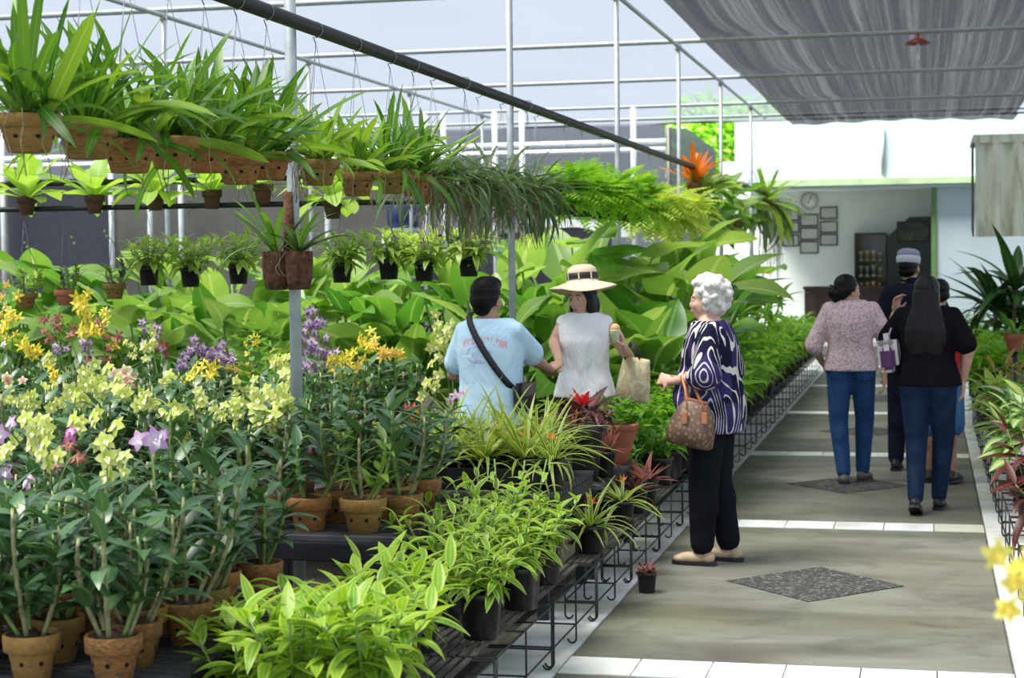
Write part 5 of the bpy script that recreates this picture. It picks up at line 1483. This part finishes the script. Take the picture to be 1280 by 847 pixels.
# ------------------------------------------------------------------ broad-leaved bank at the back
random.seed(31)
n_ = 0
def big_at(x, y, kind, n, hz, L, lab, grp, bias=-PI / 2):
    rt = thing('broad_leaf_plant', lab, 'plant', (x, y, -.06), U(0, 0), grp)
    add_pot(rt, 'black', .3, .26)
    bigleaf(rt, LS[kind], n, hz, L, bias, .2)
for j, (yy, dx) in enumerate(((12.0, 0), (12.7, .3), (13.5, .1))):
    x = -7.4 + dx
    while x < -2.75:
        if not (j == 0 and abs(x - POLE_X) < .2):
            big_at(x, yy + U(-.15, .15), 'big' if random.random() < .75 else 'big_dk', 18, (.55 + .2 * j, 1.15 + .2 * j), (.28, .46),
                   'broad glossy light green leaf plant in the bank behind the orchid benches', 'broad-leaved bank behind the orchids')
        x += .62
for i, (px, Y, h0, h1) in enumerate(((700, 14.6, .8, 1.5), (735, 15.2, .9, 1.75), (800, 13.6, .6, 1.2), (835, 14.4, .8, 1.5), (825, 12.6, .4, .9), (790, 12.2, .4, .9), (852, 15.2, .7, 1.3), (845, 17.2, .9, 1.7), (868, 17.6, .8, 1.4), (750, 12.6, .4, 1.0),
                                    (882, 19.4, .9, 1.5), (660, 14.2, .8, 1.5), (715, 12.4, .4, .9), (900, 21.5, .9, 1.5))):
    p = at(px, 400, Y)
    big_at(p.x, Y, 'big' if i % 2 else 'big_dk', 12, (h0, h1), (.4, .62), 'tall broad-leaved plant growing behind the people under the hanging ferns', 'broad-leaved plants behind the people', -PI / 2 + .4)
for i, (px, Y) in enumerate(((905, 17.6), (925, 20.0), (942, 22.5), (960, 25.0), (890, 15.6))):
    p = at(px, 400, Y)
    rt = thing('arching_dracaena', 'arching narrow-leaved green plant between the feathery pots and the broad leaves', 'plant', (p.x, Y, -.06), 0, 'arching green plants beside the walk')
    z = add_pot(rt, 'black', .34, .32)
    for s_ in range(4):
        a = s_ * 1.6; h = U(.25, .8)
        mb = MB(); q = Vector((.16 * math.cos(a), .16 * math.sin(a), z + h)); mb.tube([(0, 0, z), q], .016, 6); part('stem', mb.mesh('stem', G['stem']), rt)
        for w in range(13):
            part('leaf', random.choice(LS['drac']), rt, lm(w * 2.4 + U(-.2, .2), R(-5 + 80 * w / 13), U(-.2, .2), U(.34, .56), q))

# ---- feathery pot plants along the racks
random.seed(41)
def leafy_bush_mesh(mat, seed, nst, h, sp, L, per, W=.24):
    random.seed(seed); mb = MB(); lds = [leafdata('lance', W, a, .2, 4) for a in (.4, .9, 1.3)]
    for s_ in range(nst):
        a = s_ * 2.4; rr = sp * math.sqrt((s_ + .4) / nst); hh = h * U(.7, 1.1) * (1 - .35 * (rr / sp) ** 2)
        base = Vector((rr * .2 * math.cos(a), rr * .2 * math.sin(a), 0)); top = Vector((rr * math.cos(a), rr * math.sin(a), hh))
        for i in range(per):
            f = .25 + .75 * i / (per - 1)
            mb.leaf(random.choice(lds), lm(i * 2.2 + s_, R(U(-10, 50)), U(-.3, .3), U(*L), base.lerp(top, f)))
    return mb.mesh('foliage', mat)
PALM = [leafy_bush_mesh(G['palm'], s, 20, .36, .2, (.1, .17), 11) for s in (11, 12, 13)]
random.seed(42)
Y = 11.0; i = 0
while Y < 24.5:
    for x_, dz in ((-1.60, 0), (-1.84, .0)):
        rt = thing('feathery_pot_plant', 'small feathery bright green plant in a black pot on the wire rack', 'pot plant', (x_ + U(-.02, .02), Y + (.2 if x_ < -1.7 else 0), RTOP), 0, 'feathery plants along the racks')
        z = add_pot(rt, 'black', .2, .17); part('foliage', PALM[i % 3], rt, T(0, 0, z) @ RZ(U(0, 6)) @ S(U(1.0, 1.3)), 'stuff'); i += 1
    x_ = -2.25
    rt = thing('feathery_pot_plant', 'taller feathery bright green plant in a black pot on the ground behind the racks', 'pot plant', (x_, Y + .1, -.06), 0, 'taller feathery plants behind the racks')
    z = add_pot(rt, 'black', .3, .36); part('foliage', PALM[i % 3], rt, T(0, 0, z) @ RZ(U(0, 6)) @ S(U(1.3, 1.6)), 'stuff'); i += 1
    Y += .5 if Y < 17 else .62
# ------------------------------------------------------------------ orchids on the benches
random.seed(51)
LABC = {'yg': 'yellow-green', 'cream': 'cream and peach', 'yellow': 'yellow spotted', 'gold': 'golden orange', 'purple': 'purple and white', 'maroon': 'dark maroon',
        'lilac': 'lilac', 'magenta': 'magenta', 'pink': 'pale pink', 'white': 'white'}
BN = {1: 'on the bench by the lime bushes', 2: 'on the black-legged bench', 3: 'on the bench before the broad leaves', 4: 'on the narrow middle bench'}
def bench_orchid(x, Y, bz, bn, pk=None, dia=.18, tgt=None, colour=None, nf=6, fs=.06, h=(.28, .46), nc=4, leaf=('orch',), L=(.10, .155)):
    pk = pk or random.choice(['clay', 'moss', 'clay'])
    pn = {'clay': 'orange clay pot', 'moss': 'moss-stained clay pot', 'red': 'red clay pot'}[pk]
    if colour: lab = 'potted cane orchid with %s flowers %s' % (LABC[colour], BN[bn])
    else: lab = 'flowerless leafy orchid in %s %s' % ('an ' + pn if pn[0] == 'o' else 'a ' + pn, BN[bn])
    rt = thing('cane_orchid', lab, 'orchid', (x, Y, bz), 0, 'cane orchids ' + BN[bn])
    z = add_pot(rt, pk, dia, .135)
    sp = None if tgt is None else (tgt[0] - x, tgt[1] - Y, tgt[2] - bz)
    orchid(rt, z, nc, h, leaf, L, sp, colour, nf, fs)
    return rt
used = []
def free(x, Y, d=.155):
    for a, b in used:
        if (a - x) ** 2 + (b - Y) ** 2 < d * d: return False
    return True
def cl(px, py, Yb, col, nf, fs=.06, bn=1, rows=None, bz=.46, lim=(-4.4, -2.1)):
    """an orchid whose flower spike ends where the photo shows a cluster"""
    for k in range(60):
        Y = Yb + U(-.12, .12) * (1 + k * .06)
        Y = min(max(Y, rows[0]), rows[1])
        t = at(px, py, Y - .05)
        x = min(max(t.x + U(-.07, .07) * (1 + k * .06), lim[0]), lim[1])
        if free(x, Y): break
    used.append((x, Y))
    bench_orchid(x, Y, bz, bn, None, .165, t, col, int(nf * 1.5 + .5) if nf > 2 else nf, fs * 1.15, h=(.24, .40), L=(.11, .16))
R1 = dict(bn=1, rows=(4.45, 5.88), bz=BZ1, lim=(-3.4, -2.24))
R2 = dict(bn=2, rows=(6.45, 7.08), bz=BZ2, lim=(-4.3, -2.08))
R3 = dict(bn=3, rows=(8.86, 10.4), bz=BZ3, lim=(-6.2, -2.98))
R4 = dict(bn=4, rows=(7.50, 8.28), bz=BZ2, lim=(-4.5, -2.87))
bench('plant_bench', -4.7, -2.76, 7.38, 8.38, BZ2, 'narrow dark bench of cream and yellow-green orchids around the husk planter pole', (-4.6, -2.8))
# pots plainly seen along the bench fronts come first
def edge_pot(px, Y, bz, bn, pk, dia, **k):
    x = at(px, 700, Y).x; used.append((x, Y)); bench_orchid(x, Y, bz, bn, pk, dia, **k)
edge_pot(40, 4.95, BZ1, 1, 'clay', .185, h=(.2, .3), nc=3, L=(.07, .1))
edge_pot(104, 5.2, BZ1, 1, 'clay', .17, h=(.3, .45))
edge_pot(172, 4.98, BZ1, 1, 'moss', .18, h=(.3, .42), nc=3)
edge_pot(455, 6.47, BZ2, 2, 'moss', .185, h=(.26, .34), nc=4, leaf=('orch_lt',), L=(.09, .13))
edge_pot(388, 6.48, BZ2, 2, 'clay', .18, h=(.22, .3), nc=3, tgt=at(396, 553, 6.4), colour='magenta', nf=1, fs=.065)
edge_pot(322, 6.49, BZ2, 2, 'red', .175, h=(.3, .4))
edge_pot(345, 5.9, BZ1, 1, 'clay', .15, h=(.26, .34), nc=3) if False else None
for px, py, c, nf, fs in ((27, 592, 'lilac', 2, .075), (187, 553, 'lilac', 2, .08), (217, 546, 'lilac', 1, .06), (3, 535, 'lilac', 2, .06), (97, 568, 'maroon', 3, .055), (82, 545, 'magenta', 2, .05),
                          (135, 548, 'yg', 3, .07), (60, 545, 'yg', 5, .06), (48, 520, 'yg', 6, .065), (100, 520, 'yg', 5, .06), (20, 560, 'yg', 3, .05), (160, 575, 'yg', 2, .05)):
    cl(px, py, 5.4, c, nf, fs, **R1)
for px, py, c, nf, fs in ((335, 530, 'yg', 9, .075), (345, 500, 'yg', 6, .065), (255, 508, 'yg', 6, .055), (290, 520, 'yg', 5, .05), (265, 535, 'cream', 4, .045), (100, 500, 'yg', 7, .065), (120, 490, 'yg', 6, .06),
                          (160, 480, 'yg', 6, .065), (35, 500, 'yg', 5, .055), (215, 520, 'yg', 5, .055), (10, 500, 'yg', 4, .05), (180, 505, 'yg', 5, .055), (300, 505, 'yg', 4, .05), (70, 515, 'yg', 4, .05),
                          (240, 555, 'yg', 2, .045), (470, 540, 'yg', 2, .045)):
    cl(px, py, 6.8, c, nf, fs, **R2)
for px, py, c, nf, fs in ((150, 472, 'cream', 5, .07), (165, 478, 'cream', 4, .06), (110, 465, 'yg', 6, .07), (220, 480, 'yg', 5, .065), (60, 490, 'yg', 4, .06), (20, 480, 'cream', 4, .05), (355, 470, 'yg', 5, .07), (352, 450, 'yg', 5, .06),
                          (300, 488, 'yg', 4, .06), (255, 470, 'yellow', 5, .07), (75, 465, 'yellow', 3, .06)):
    cl(px, py, 7.9, c, nf, fs, **R4)
for px, py, c, nf, fs in ((110, 372, 'yellow', 9, .085), (125, 395, 'yellow', 6, .08), (20, 378, 'yellow', 6, .075), (38, 428, 'yellow', 7, .075), (6, 360, 'gold', 4, .06), (75, 398, 'maroon', 5, .06), (62, 400, 'maroon', 4, .055),
                          (130, 455, 'maroon', 6, .06), (110, 420, 'purple', 6, .065), (128, 412, 'maroon', 4, .06), (190, 405, 'purple', 7, .07), (185, 420, 'yg', 5, .06), (80, 440, 'purple', 4, .06), (205, 438, 'maroon', 5, .06),
                          (242, 428, 'purple', 8, .075), (270, 440, 'purple', 8, .075), (262, 455, 'yellow', 6, .075), (285, 455, 'purple', 6, .07), (222, 450, 'purple', 5, .065), (295, 465, 'gold', 5, .065), (300, 440, 'maroon', 3, .06),
                          (325, 425, 'yellow', 5, .06), (340, 445, 'yellow', 5, .065), (395, 395, 'purple', 9, .075), (385, 415, 'purple', 7, .07), (405, 440, 'purple', 8, .075), (380, 470, 'purple', 8, .07), (415, 455, 'yellow', 7, .07),
                          (440, 445, 'yellow', 7, .07), (460, 425, 'yellow', 8, .075), (478, 432, 'gold', 6, .07), (495, 440, 'gold', 5, .06), (455, 475, 'gold', 7, .065), (430, 470, 'yellow', 6, .065), (360, 460, 'yg', 5, .07),
                          (2, 420, 'white', 2, .05), (15, 400, 'yellow', 4, .06), (50, 450, 'yg', 4, .05), (160, 430, 'yg', 4, .05)):
    cl(px, py, 9.5, c, nf, fs, **R3)
rt = thing('upright_fern', 'feathery upright green fern between the purple and golden orchids', 'fern', (at(322, 440, 8.95).x, 8.95, BZ3)); used.append((rt.location.x, 8.95)); z = add_pot(rt, 'clay', .165, .135)
part('foliage', fern_mesh(G['drac'], 9, (.5, .66), 15, (76, 89), (.15, .4), .075), rt, T(0, 0, z), 'stuff')
random.seed(52)
# leafy plants between them
def fill(rows, lim, bz, bn, n, **k):
    c = 0
    for q in range(n * 12):
        x, Y = U(*lim), U(*rows)
        if at(0, 500, Y).x - .12 > x: continue
        if free(x, Y, .15):
            used.append((x, Y)); bench_orchid(x, Y, bz, bn, None, .165, None, None, **k); c += 1
            if c >= n: break
fill((4.55, 5.25), R1['lim'], BZ1, 1, 12, h=(.24, .42), nc=5, L=(.13, .18))
fill(R1['rows'], R1['lim'], BZ1, 1, 10, h=(.28, .46), nc=5, L=(.13, .18))
for px, Y in ((505, 6.62), (498, 6.95), (470, 6.78), (440, 6.98), (530, 7.1), (420, 6.7)): edge_pot(px, Y, BZ2, 2, 'clay', .16, h=(.22, .38), nc=4, L=(.13, .18))
fill(R2['rows'], (-4.0, -2.08), BZ2, 2, 8, h=(.25, .42))
fill(R4['rows'], (-4.0, -2.87), BZ2, 4, 6, h=(.3, .42))
fill(R3['rows'], (-4.8, -3.0), BZ3, 3, 6, h=(.3, .42))
# dense dark orchids by the man
for px, Y in ((505, 7.0), (530, 7.3), (480, 6.85), (515, 6.75)):
    p = at(px, 600, Y)
    rt = thing('cane_orchid', 'tall dark-leaved orchid in a black pot on a low block beside the variegated bushes', 'orchid', (p.x if p.x > -1.9 else p.x, Y, -.06), 0, 'dark orchids beside the corner of the bench') if False else None
# pale yellow sprays beside the man in blue
for px, py, Y, nf in ((552, 395, 10.0, 9), (545, 415, 10.2, 7), (545, 480, 9.3, 8), (560, 400, 10.3, 7)):
    t = at(px, py, Y); x = t.x - .12
    rt = thing('spray_orchid', 'orchid with a long spray of pale yellow flowers beside the man in blue', 'orchid', (x, Y + .05, -.06), 0, 'pale yellow sprays beside the man')
    z = add_pot(rt, 'black', .26, .5)
    orchid(rt, z, 4, (.3, .45), ('orch',), (.12, .18), (t.x - x, -.05, t.z + .06), 'yg', nf, .08)
t = at(572, 490, 8.9)

# ------------------------------------------------------------------ leafy bushes on the racks
random.seed(61)
def rack_bush(px, Y, z0, kind, dia, h, nst, bh, spread, L, per, lab, grp, name='variegated_bush', x=None):
    x = at(px, 700, Y).x if x is None else x
    rt = thing(name, lab, 'pot plant', (x, Y, z0), 0, grp)
    z = add_pot(rt, 'black', dia, h)
    bush(rt, LS[kind], z, nst, bh, spread, L, per)
    return rt
gl_ = 'lime green bushes before the orchid bench'
ll = 'lime green leafy bush in a black pot on the rack by the orchid bench'
for px, Y, x in ((330, 4.75, -1.78), (240, 4.95, -2.0), (300, 5.2, -1.98), (420, 5.05, -1.62), (360, 5.4, -1.9), (410, 5.55, -1.72), (470, 4.75, -1.56)):
    if x < -1.885 + .09:
        rack_bush(px, Y, -.06, 'vari_y', .2, .4, 11, .28, .21, (.14, .2), 10, 'lime green leafy bush in a tall black pot between the rack and the orchid bench', gl_, x=x - .02)
    else:
        rack_bush(px, Y, RTOP, 'vari_y', .19, .17, 10, .24, .2, (.14, .2), 10, ll, gl_, x=x)
for px, Y, z0, lab, x, dia, sc in ((600, 6.2, RTOP, 'low spreading variegated bush in a black pot over the white tiles', None, .17, 1.0),
                          (540, 6.75, RTOP, 'dense variegated bush in a large black pot beside the black bench leg', -1.79, .19, 1.2),
                          (612, 7.35, RTOP, 'variegated bush with tall shoots behind the other rack bushes', -1.78, .18, 1.25),
                          (650, 6.75, RTOP, 'variegated bush in a black pot at the outer edge of the rack', -1.57, .17, 1.05),
                          (560, 7.3, RTOP, 'variegated bush pressed against the end of the black bench', -1.6, .17, 1.0),
                          (530, 6.42, RTOP, 'upright variegated bush hiding the end of the black bench', -1.80, .17, 1.35),
                          (530, 7.05, RTOP, 'tall variegated bush squeezed between bench end and rack edge', -1.795, .17, 1.5),
                          (530, 5.95, RTOP, 'small dark green variegated bush under the bench corner', -1.76, .16, .8)):
    rt = rack_bush(px, Y, z0, 'vari', dia, .17, 11, .20 * sc, .18 * sc, (.10, .15), 11, lab, 'variegated bushes on the racks', x=x)
    if 'tall shoots' in lab:
        for k in range(3):
            dx, dy = U(-.15, .2), U(-.1, .1)
            mb = MB(); mb.tube([(dx * .5, dy, .15), (dx, dy, .52)], .004, 5); part('stem', mb.mesh('stem', G['stem']), rt)
            for q in range(7): part('leaf', random.choice(LS['vari']), rt, lm(q * 2.2, R(U(0, 40)), 0, U(.08, .12), (dx, dy, .3 + .033 * q)))

# ------------------------------------------------------------------ bromeliads
def brom(x, Y, z0, kind, n, L, el, lab, grp=None, pk='black', dia=.15, h=.14, centre=None, name='bromeliad', no=5):
    rt = thing(name, lab, 'bromeliad', (x, Y, z0), 0, grp)
    z = add_pot(rt, pk, dia, h)
    rosette(rt, LS[kind], n, L, el, z, .012)
    if centre:
        mb = MB(); mb.tube([(0, 0, z), (0, 0, z + .12)], .008, 6); part('flower_stalk', mb.mesh('flower_stalk', G['stem']), rt)
        rosette(rt, LS[centre], no, (.035, .055), (20, 80), z + .11, .004, name='bract')
    return rt
random.seed(71)
# tray of grassy bromeliads
tr = thing('planting_tray', 'wide black plastic tray holding the grassy bromeliads', 'tray', (-2.03, 8.24, BZ4))
mb = MB(); mb.box((-.3, -.36, 0), (.3, .36, .01))
for q in ((-.3, -.36, -.285, .36), (.285, -.36, .3, .36), (-.285, -.36, .285, -.345), (-.285, .345, .285, .36)): mb.box((q[0], q[1], .0101), (q[2], q[3], .10))
part('tray', mb.mesh('tray', M['black_plastic'], False), tr)
for i in range(9):
    x = -2.03 - .19 + .19 * (i % 3); Y = 8.24 - .23 + .23 * (i // 3)
    brom(x, Y, BZ4 + .0105, 'brom_y' if i % 4 else 'brom', 38, (.26, .42), (14, 80), 'grassy yellow-green bromeliad standing in the black tray', 'grassy bromeliads in the tray', dia=.14, h=.13, centre='brom_o' if i in (0, 2, 4) else None)
brom(at(685, 600, 7.95).x + .02, 7.95, BZ4, 'brom', 36, (.2, .34), (8, 78), 'white-striped bromeliad with orange heart on the bench corner', pk='black', dia=.15, h=.14, centre='brom_o')
brom(-1.545, 8.1, RTOP, 'brom', 38, (.2, .34), (5, 78), 'white-striped bromeliad with orange heart arching over the rack edge', pk='black', dia=.145, h=.13, centre='brom_o', no=7)
brom(-1.54, 8.95, RTOP, 'brom', 30, (.18, .32), (5, 70), 'white-striped bromeliad on the rack beside the pink ones', dia=.14, h=.13, centre='brom_o')
# orange trumpet bromeliad
p = at(525, 470, 8.1)
rt = brom(p.x, 8.1, BZ2, 'brom_y', 22, (.24, .36), (25, 80), 'tall bromeliad with a red trumpet flower head beside the man in blue', dia=.15, h=.14) if False else None
rt = thing('bromeliad', 'tall bromeliad with a red trumpet flower head beside the man in blue', 'bromeliad', (-2.52, 8.5, -.06))
z = add_pot(rt, 'black', .2, .56); rosette(rt, LS['brom_y'], 26, (.28, .42), (20, 80), z, .015)
mb = MB(); mb.tube([(0, 0, z), (0, 0, z + .30), (0, 0, z + .47)], [.012, .014, .026], 8); part('flower_stalk', mb.mesh('flower_stalk', G['brom_o']), rt)
rosette(rt, LS['brom_r'], 8, (.07, .11), (15, 60), z + .46, .01, name='bract')
# wine-red plant tubs and the scarlet bromeliad
tb = at(715, 545, 9.1)
for k, (x, Y, lab) in enumerate(((-1.82, 9.05, 'wide black tub of dark wine-red leaves beside the scarlet bromeliad'),)):
    rt = thing('wine_leaf_tub', lab, 'pot plant', (x, Y, BZ5)); z = add_pot(rt, 'black', .36, .30)
    for q in range(120):
        a = U(0, 6.28); rr = .19 * math.sqrt(random.random())
        part('leaf', random.choice(LS['brom_d'] + LS['brom_p'][:1] if q % 4 == 0 else LS['brom_d']), rt, lm(U(0, 6.28), R(U(5, 70)), U(-.3, .3), U(.06, .11), (rr * math.cos(a), rr * math.sin(a), z + U(0, .09))))
rt = thing('bromeliad', 'bromeliad with a bright scarlet heart and wine-red leaves in front of the woman in white', 'bromeliad', (-1.83, 9.42, BZ5))
z = add_pot(rt, 'black', .18, .36); rosette(rt, LS['brom_d'], 22, (.2, .3), (8, 55), z, .015); rosette(rt, LS['brom_r'], 13, (.06, .13), (20, 80), z + .05, .01, name='bract')
rt = thing('wine_leaf_plant', 'low dark wine-red leafy plant in a black pot by the man', 'pot plant', (-2.02, 8.86 + .02, -.06)) ; z = add_pot(rt, 'black', .22, .80)
for q in range(70):
    a = U(0, 6.28); rr = .13 * math.sqrt(random.random())
    part('leaf', random.choice(LS['brom_d']), rt, lm(U(0, 6.28), R(U(5, 70)), U(-.3, .3), U(.06, .11), (rr * math.cos(a), rr * math.sin(a), z + U(0, .1))))
# ribbed clay pot with leafy plant
rp = thing('ribbed_clay_pot', 'ribbed orange clay pot with a dense green leafy plant', 'pot plant', (-1.75, 9.86, BZ5))
mb = MB(); prf = [(.085, 0)]
for k in range(7): prf += [(.088 + .008 * k, .02 + k * .025), (.094 + .008 * k, .03 + k * .025)]
prf += [(.14, .19), (.15, .195), (.152, .225), (.14, .23), (.132, .2), (0, .195)]
mb.lathe(prf, 28); part('pot', mb.mesh('pot', M['clay_red']), rp)
part('soil', SOIL['soil'], rp, T(0, 0, .2) @ S(.3, .3, 1))
for q in range(80):
    a = U(0, 6.28); rr = .17 * math.sqrt(random.random())
    part('leaf', random.choice(LS['leafy']), rp, lm(U(0, 6.28), R(U(-5, 60)), U(-.4, .4), U(.06, .10), (rr * math.cos(a), rr * math.sin(a), .2 + .13 * (1 - (rr / .17) ** 2) + U(0, .05))))
brom(-1.69, 9.25, BZ5, 'brom_p', 14, (.12, .2), (15, 80), 'upright pink bromeliad in a black pot before the ribbed clay pot', dia=.14, h=.14)
brom(-1.542, 9.75, RTOP, 'brom_p', 22, (.13, .22), (10, 75), 'spreading rose-pink bromeliad in a black pot on the rack', dia=.145, h=.14)
brom(-1.548, 9.42, RTOP, 'brom_d', 18, (.10, .16), (10, 75), 'dark red bromeliad in a black pot on the rack', dia=.14, h=.13)
brom(-1.35, 8.54, .002, 'brom_p', 24, (.06, .10), (10, 80), 'tiny purple-red bromeliad in a small black pot alone on the concrete walk', dia=.105, h=.10)
rt = thing('pot_plant', 'pink orchid bloom among grasses beside the blue shirt', 'orchid', (-2.45, 8.78, -.06)); z = add_pot(rt, 'black', .2, .6)
orchid(rt, z, 3, (.15, .25), ('orch_lt',), (.1, .16), (t.x + 2.45, t.y - 8.78, t.z + .06), 'pink', 5, .07)
rosette(rt, LS['cord_b'], 22, (.2, .36), (15, 75), z, .02)
# leafy pots behind the grey-haired woman
for k, (x, Y) in enumerate(((-1.60, 10.6), (-1.82, 10.62), (-1.78, 10.25 + .05))):
    rt = thing('leafy_pot_plant', 'dense green leafy plant in a black pot behind the brown handbag', 'pot plant', (x, Y, RTOP if k < 2 else -.06), 0, 'leafy pots behind the handbag')
    z = add_pot(rt, 'black', .19, .17 if k < 2 else .46)
    bush(rt, LS['leafy'], z, 9, .22, .17, (.08, .13), 9)

# ------------------------------------------------------------------ planting on the awning side of the walk
random.seed(81)
def right(px, Y, base_z=RTOP, dx=0): return at(px, 500, Y).x + dx
def rpot(name, lab, px, Y, dia=.2, h=.18, z0=RTOP, pk='black', cat='pot plant', grp=None, x=None):
    x = max(at(px, 500, Y).x if x is None else x, .53)
    rt = thing(name, lab, cat, (x, Y, z0), 0, grp); return rt, add_pot(rt, pk, dia, h)
rt, z = rpot('dieffenbachia', 'cream-variegated broad-leaved plant in a black pot beside the red cordyline', 1275, 10.4)
bush(rt, LS['dief'], z, 7, .40, .19, (.2, .3), 8)
rt, z = rpot('dieffenbachia', 'second cream-variegated plant between the cordyline and the green rosettes', 1268, 11.6)
bush(rt, LS['dief'], z, 7, .32, .18, (.2, .3), 8)
rt, z = rpot('cordyline', 'dark rusty red cordyline with drooping leaves on the rack', 1285, 9.3)
bush(rt, LS['cord'], z, 6, .30, .16, (.22, .32), 10)
rt, z = rpot('cordyline', 'dark red cordyline with low spreading leaves over the rack edge', 1290, 8.5)
bush(rt, LS['cord'], z, 5, .2, .15, (.2, .3), 9)
rt, z = rpot('bronze_dracaena', 'bronze-leaved spiky plant standing behind the cream-variegated plants', 1268, 13.2)
bush(rt, LS['cord_b'], z, 5, .42, .16, (.24, .36), 10)
rt, z = rpot('green_rosette', 'bright green arching rosette plant low on the rack by the shorts', 1235, 12.6)
rosette(rt, LS['vari'], 26, (.2, .3), (5, 75), z)
rt, z = rpot('green_rosette', 'bright green rosette plant with broad leaves near the woman in black', 1228, 14.2)
rosette(rt, LS['leafy'], 22, (.22, .32), (5, 75), z)
rt, z = rpot('green_rosette', 'yellow-green arching rosette behind the bronze spiky plant', 1245, 15.2)
rosette(rt, LS['vari_y'], 26, (.24, .36), (5, 75), z)
rt, z = rpot('pink_orchid', 'purple-pink orchid bloom beside the cream-variegated leaves', 1300, 10.0 - .05, .16, .14, RTOP, 'clay', 'orchid', None, .74)
t = at(1277, 568, 9.9); orchid(rt, z, 3, (.3, .42), ('orch',), (.12, .16), (t.x - .74, -.05, t.z - RTOP), 'lilac', 4, .07)
for k, (px, Y, s_) in enumerate(((1215, 17.1, 1.2), (1215, 17.75, 1.2), (1212, 19.6, 1.3), (1232, 16.2, 1.2), (1208, 21.0, 1.5), (1250, 17.2, 1.4))):
    x = max(at(px, 500, Y).x, .55)
    rt = thing('feathery_pot_plant', 'bushy bright green plant in a black pot under the dark palm', 'pot plant', (x, Y, RTOP if Y < 17 else -.06), 0, 'bushy plants under the dark palm'); z = add_pot(rt, 'black', .22, .2 if Y < 17 else .5)
    part('foliage', PALM[k % 3], rt, T(0, 0, z) @ S(s_ * 1.15), 'stuff')
rt = thing('dark_palm', 'large dark glossy palm-like plant below the corrugated awning', 'palm', (.80, 18.4, -.06)); z = add_pot(rt, 'black', .4, .4)
for s_ in range(4):
    a = s_ * 1.7; q = Vector((.16 * math.cos(a), .16 * math.sin(a), .85 + .16 * s_)); mb = MB(); mb.tube([(0, 0, z), q], .022, 7); part('trunk', mb.mesh('trunk', G['cane']), rt)
    for w in range(22): part('leaf', random.choice(LS['drac_dk']), rt, lm(w * 2.4 + U(-.2, .2), R(-12 + 92 * w / 22), U(-.2, .2), U(.5, .85), q))
rt = thing('dark_palm', 'smaller dark glossy plant beside the orange clay pot', 'palm', (1.06, 15.9, -.06)); z = add_pot(rt, 'black', .34, .4)
for s_ in range(3):
    a = s_ * 2.1; q = Vector((.14 * math.cos(a), .14 * math.sin(a), .55 + .2 * s_)); mb = MB(); mb.tube([(0, 0, z), q], .018, 7); part('trunk', mb.mesh('trunk', G['cane']), rt)
    for w in range(14): part('leaf', random.choice(LS['drac_dk'] + LS['drac']), rt, lm(w * 2.4 + U(-.2, .2), R(-12 + 92 * w / 14), U(-.2, .2), U(.35, .55), q))
pp = at(1263, 425, 15.0)
rt = thing('clay_pot_plant', 'leafy plant in an orange clay pot set among the dark palms', 'pot plant', (pp.x + .02, 14.75, .0)); 
mb = MB(); mb.tube([(0, 0, -.06), (0, 0, pp.z - .08)], .03, 8); part('stand', mb.mesh('stand', M['black_pipe']), rt)
add_pot(rt, 'red', .17, .15, pp.z - .08); rosette(rt, LS['drac'], 14, (.2, .3), (10, 70), pp.z + .06)
# yellow flowers close by on a tall stalk
rt = thing('yellow_flower_plant', 'soft yellow flowers on a tall stalk standing at the edge of the walk', 'flower', (.42, 2.3, .002))
z = add_pot(rt, 'black', .2, .35); t = at(1272, 715, 2.3)
rosette(rt, LS['leafy'], 10, (.1, .16), (10, 60), z)
orchid(rt, z, 3, (.6, .72), ('leafy',), (.08, .12), (t.x - .42, 0, t.z), 'lemon', 3, .05)
for k in range(15):
    part('flower', FL['lemon'], rt, T(t.x - .405 + U(-.028, .04), U(-.03, .03), t.z + U(-.06, .02)) @ RX(PI / 2 + U(-.6, .6)) @ RZ(U(0, 6)) @ S(U(.03, .042)))

# ------------------------------------------------------------------ trees beyond the roof
def crown_mesh(mat, seed, n, rad, L):
    random.seed(seed); mb = MB(); ld = [leafdata('ovate', .5, a, .2, 3) for a in (.4, 1.0)]
    for i in range(n):
        v = Vector((random.gauss(0, 1), random.gauss(0, 1), random.gauss(0, 1))).normalized() * U(.55, 1)
        mb.leaf(random.choice(ld), lm(U(0, 6.28), R(U(-50, 50)), U(-.5, .5), U(*L), (v.x * rad[0], v.y * rad[1], v.z * rad[2])))
    return mb.mesh('crown', mat)
for k, (px, py, Y, sc) in enumerate(((903, 200, 42, .7), (872, 185, 48, .8), (935, 185, 52, .8))):
    p = at(px, py, Y)
    rt = thing('tree', ['light green tree showing between the pale gable and the white wall', 'tree behind the pale gable', 'tall green tree behind the white building wall'][k], 'tree', (p.x, Y, -.06))
    mb = MB(); mb.tube([(0, 0, 0), (.1, 0, p.z)], [.16, .1], 8); part('trunk', mb.mesh('trunk', M['coir']), rt)
    part('crown', crown_mesh(G['palm'], 90 + k, 1500, (1.7 * sc, 1.5, 2.0 * sc), (.2, .36)), rt, T(.1, 0, p.z + .1), 'stuff')
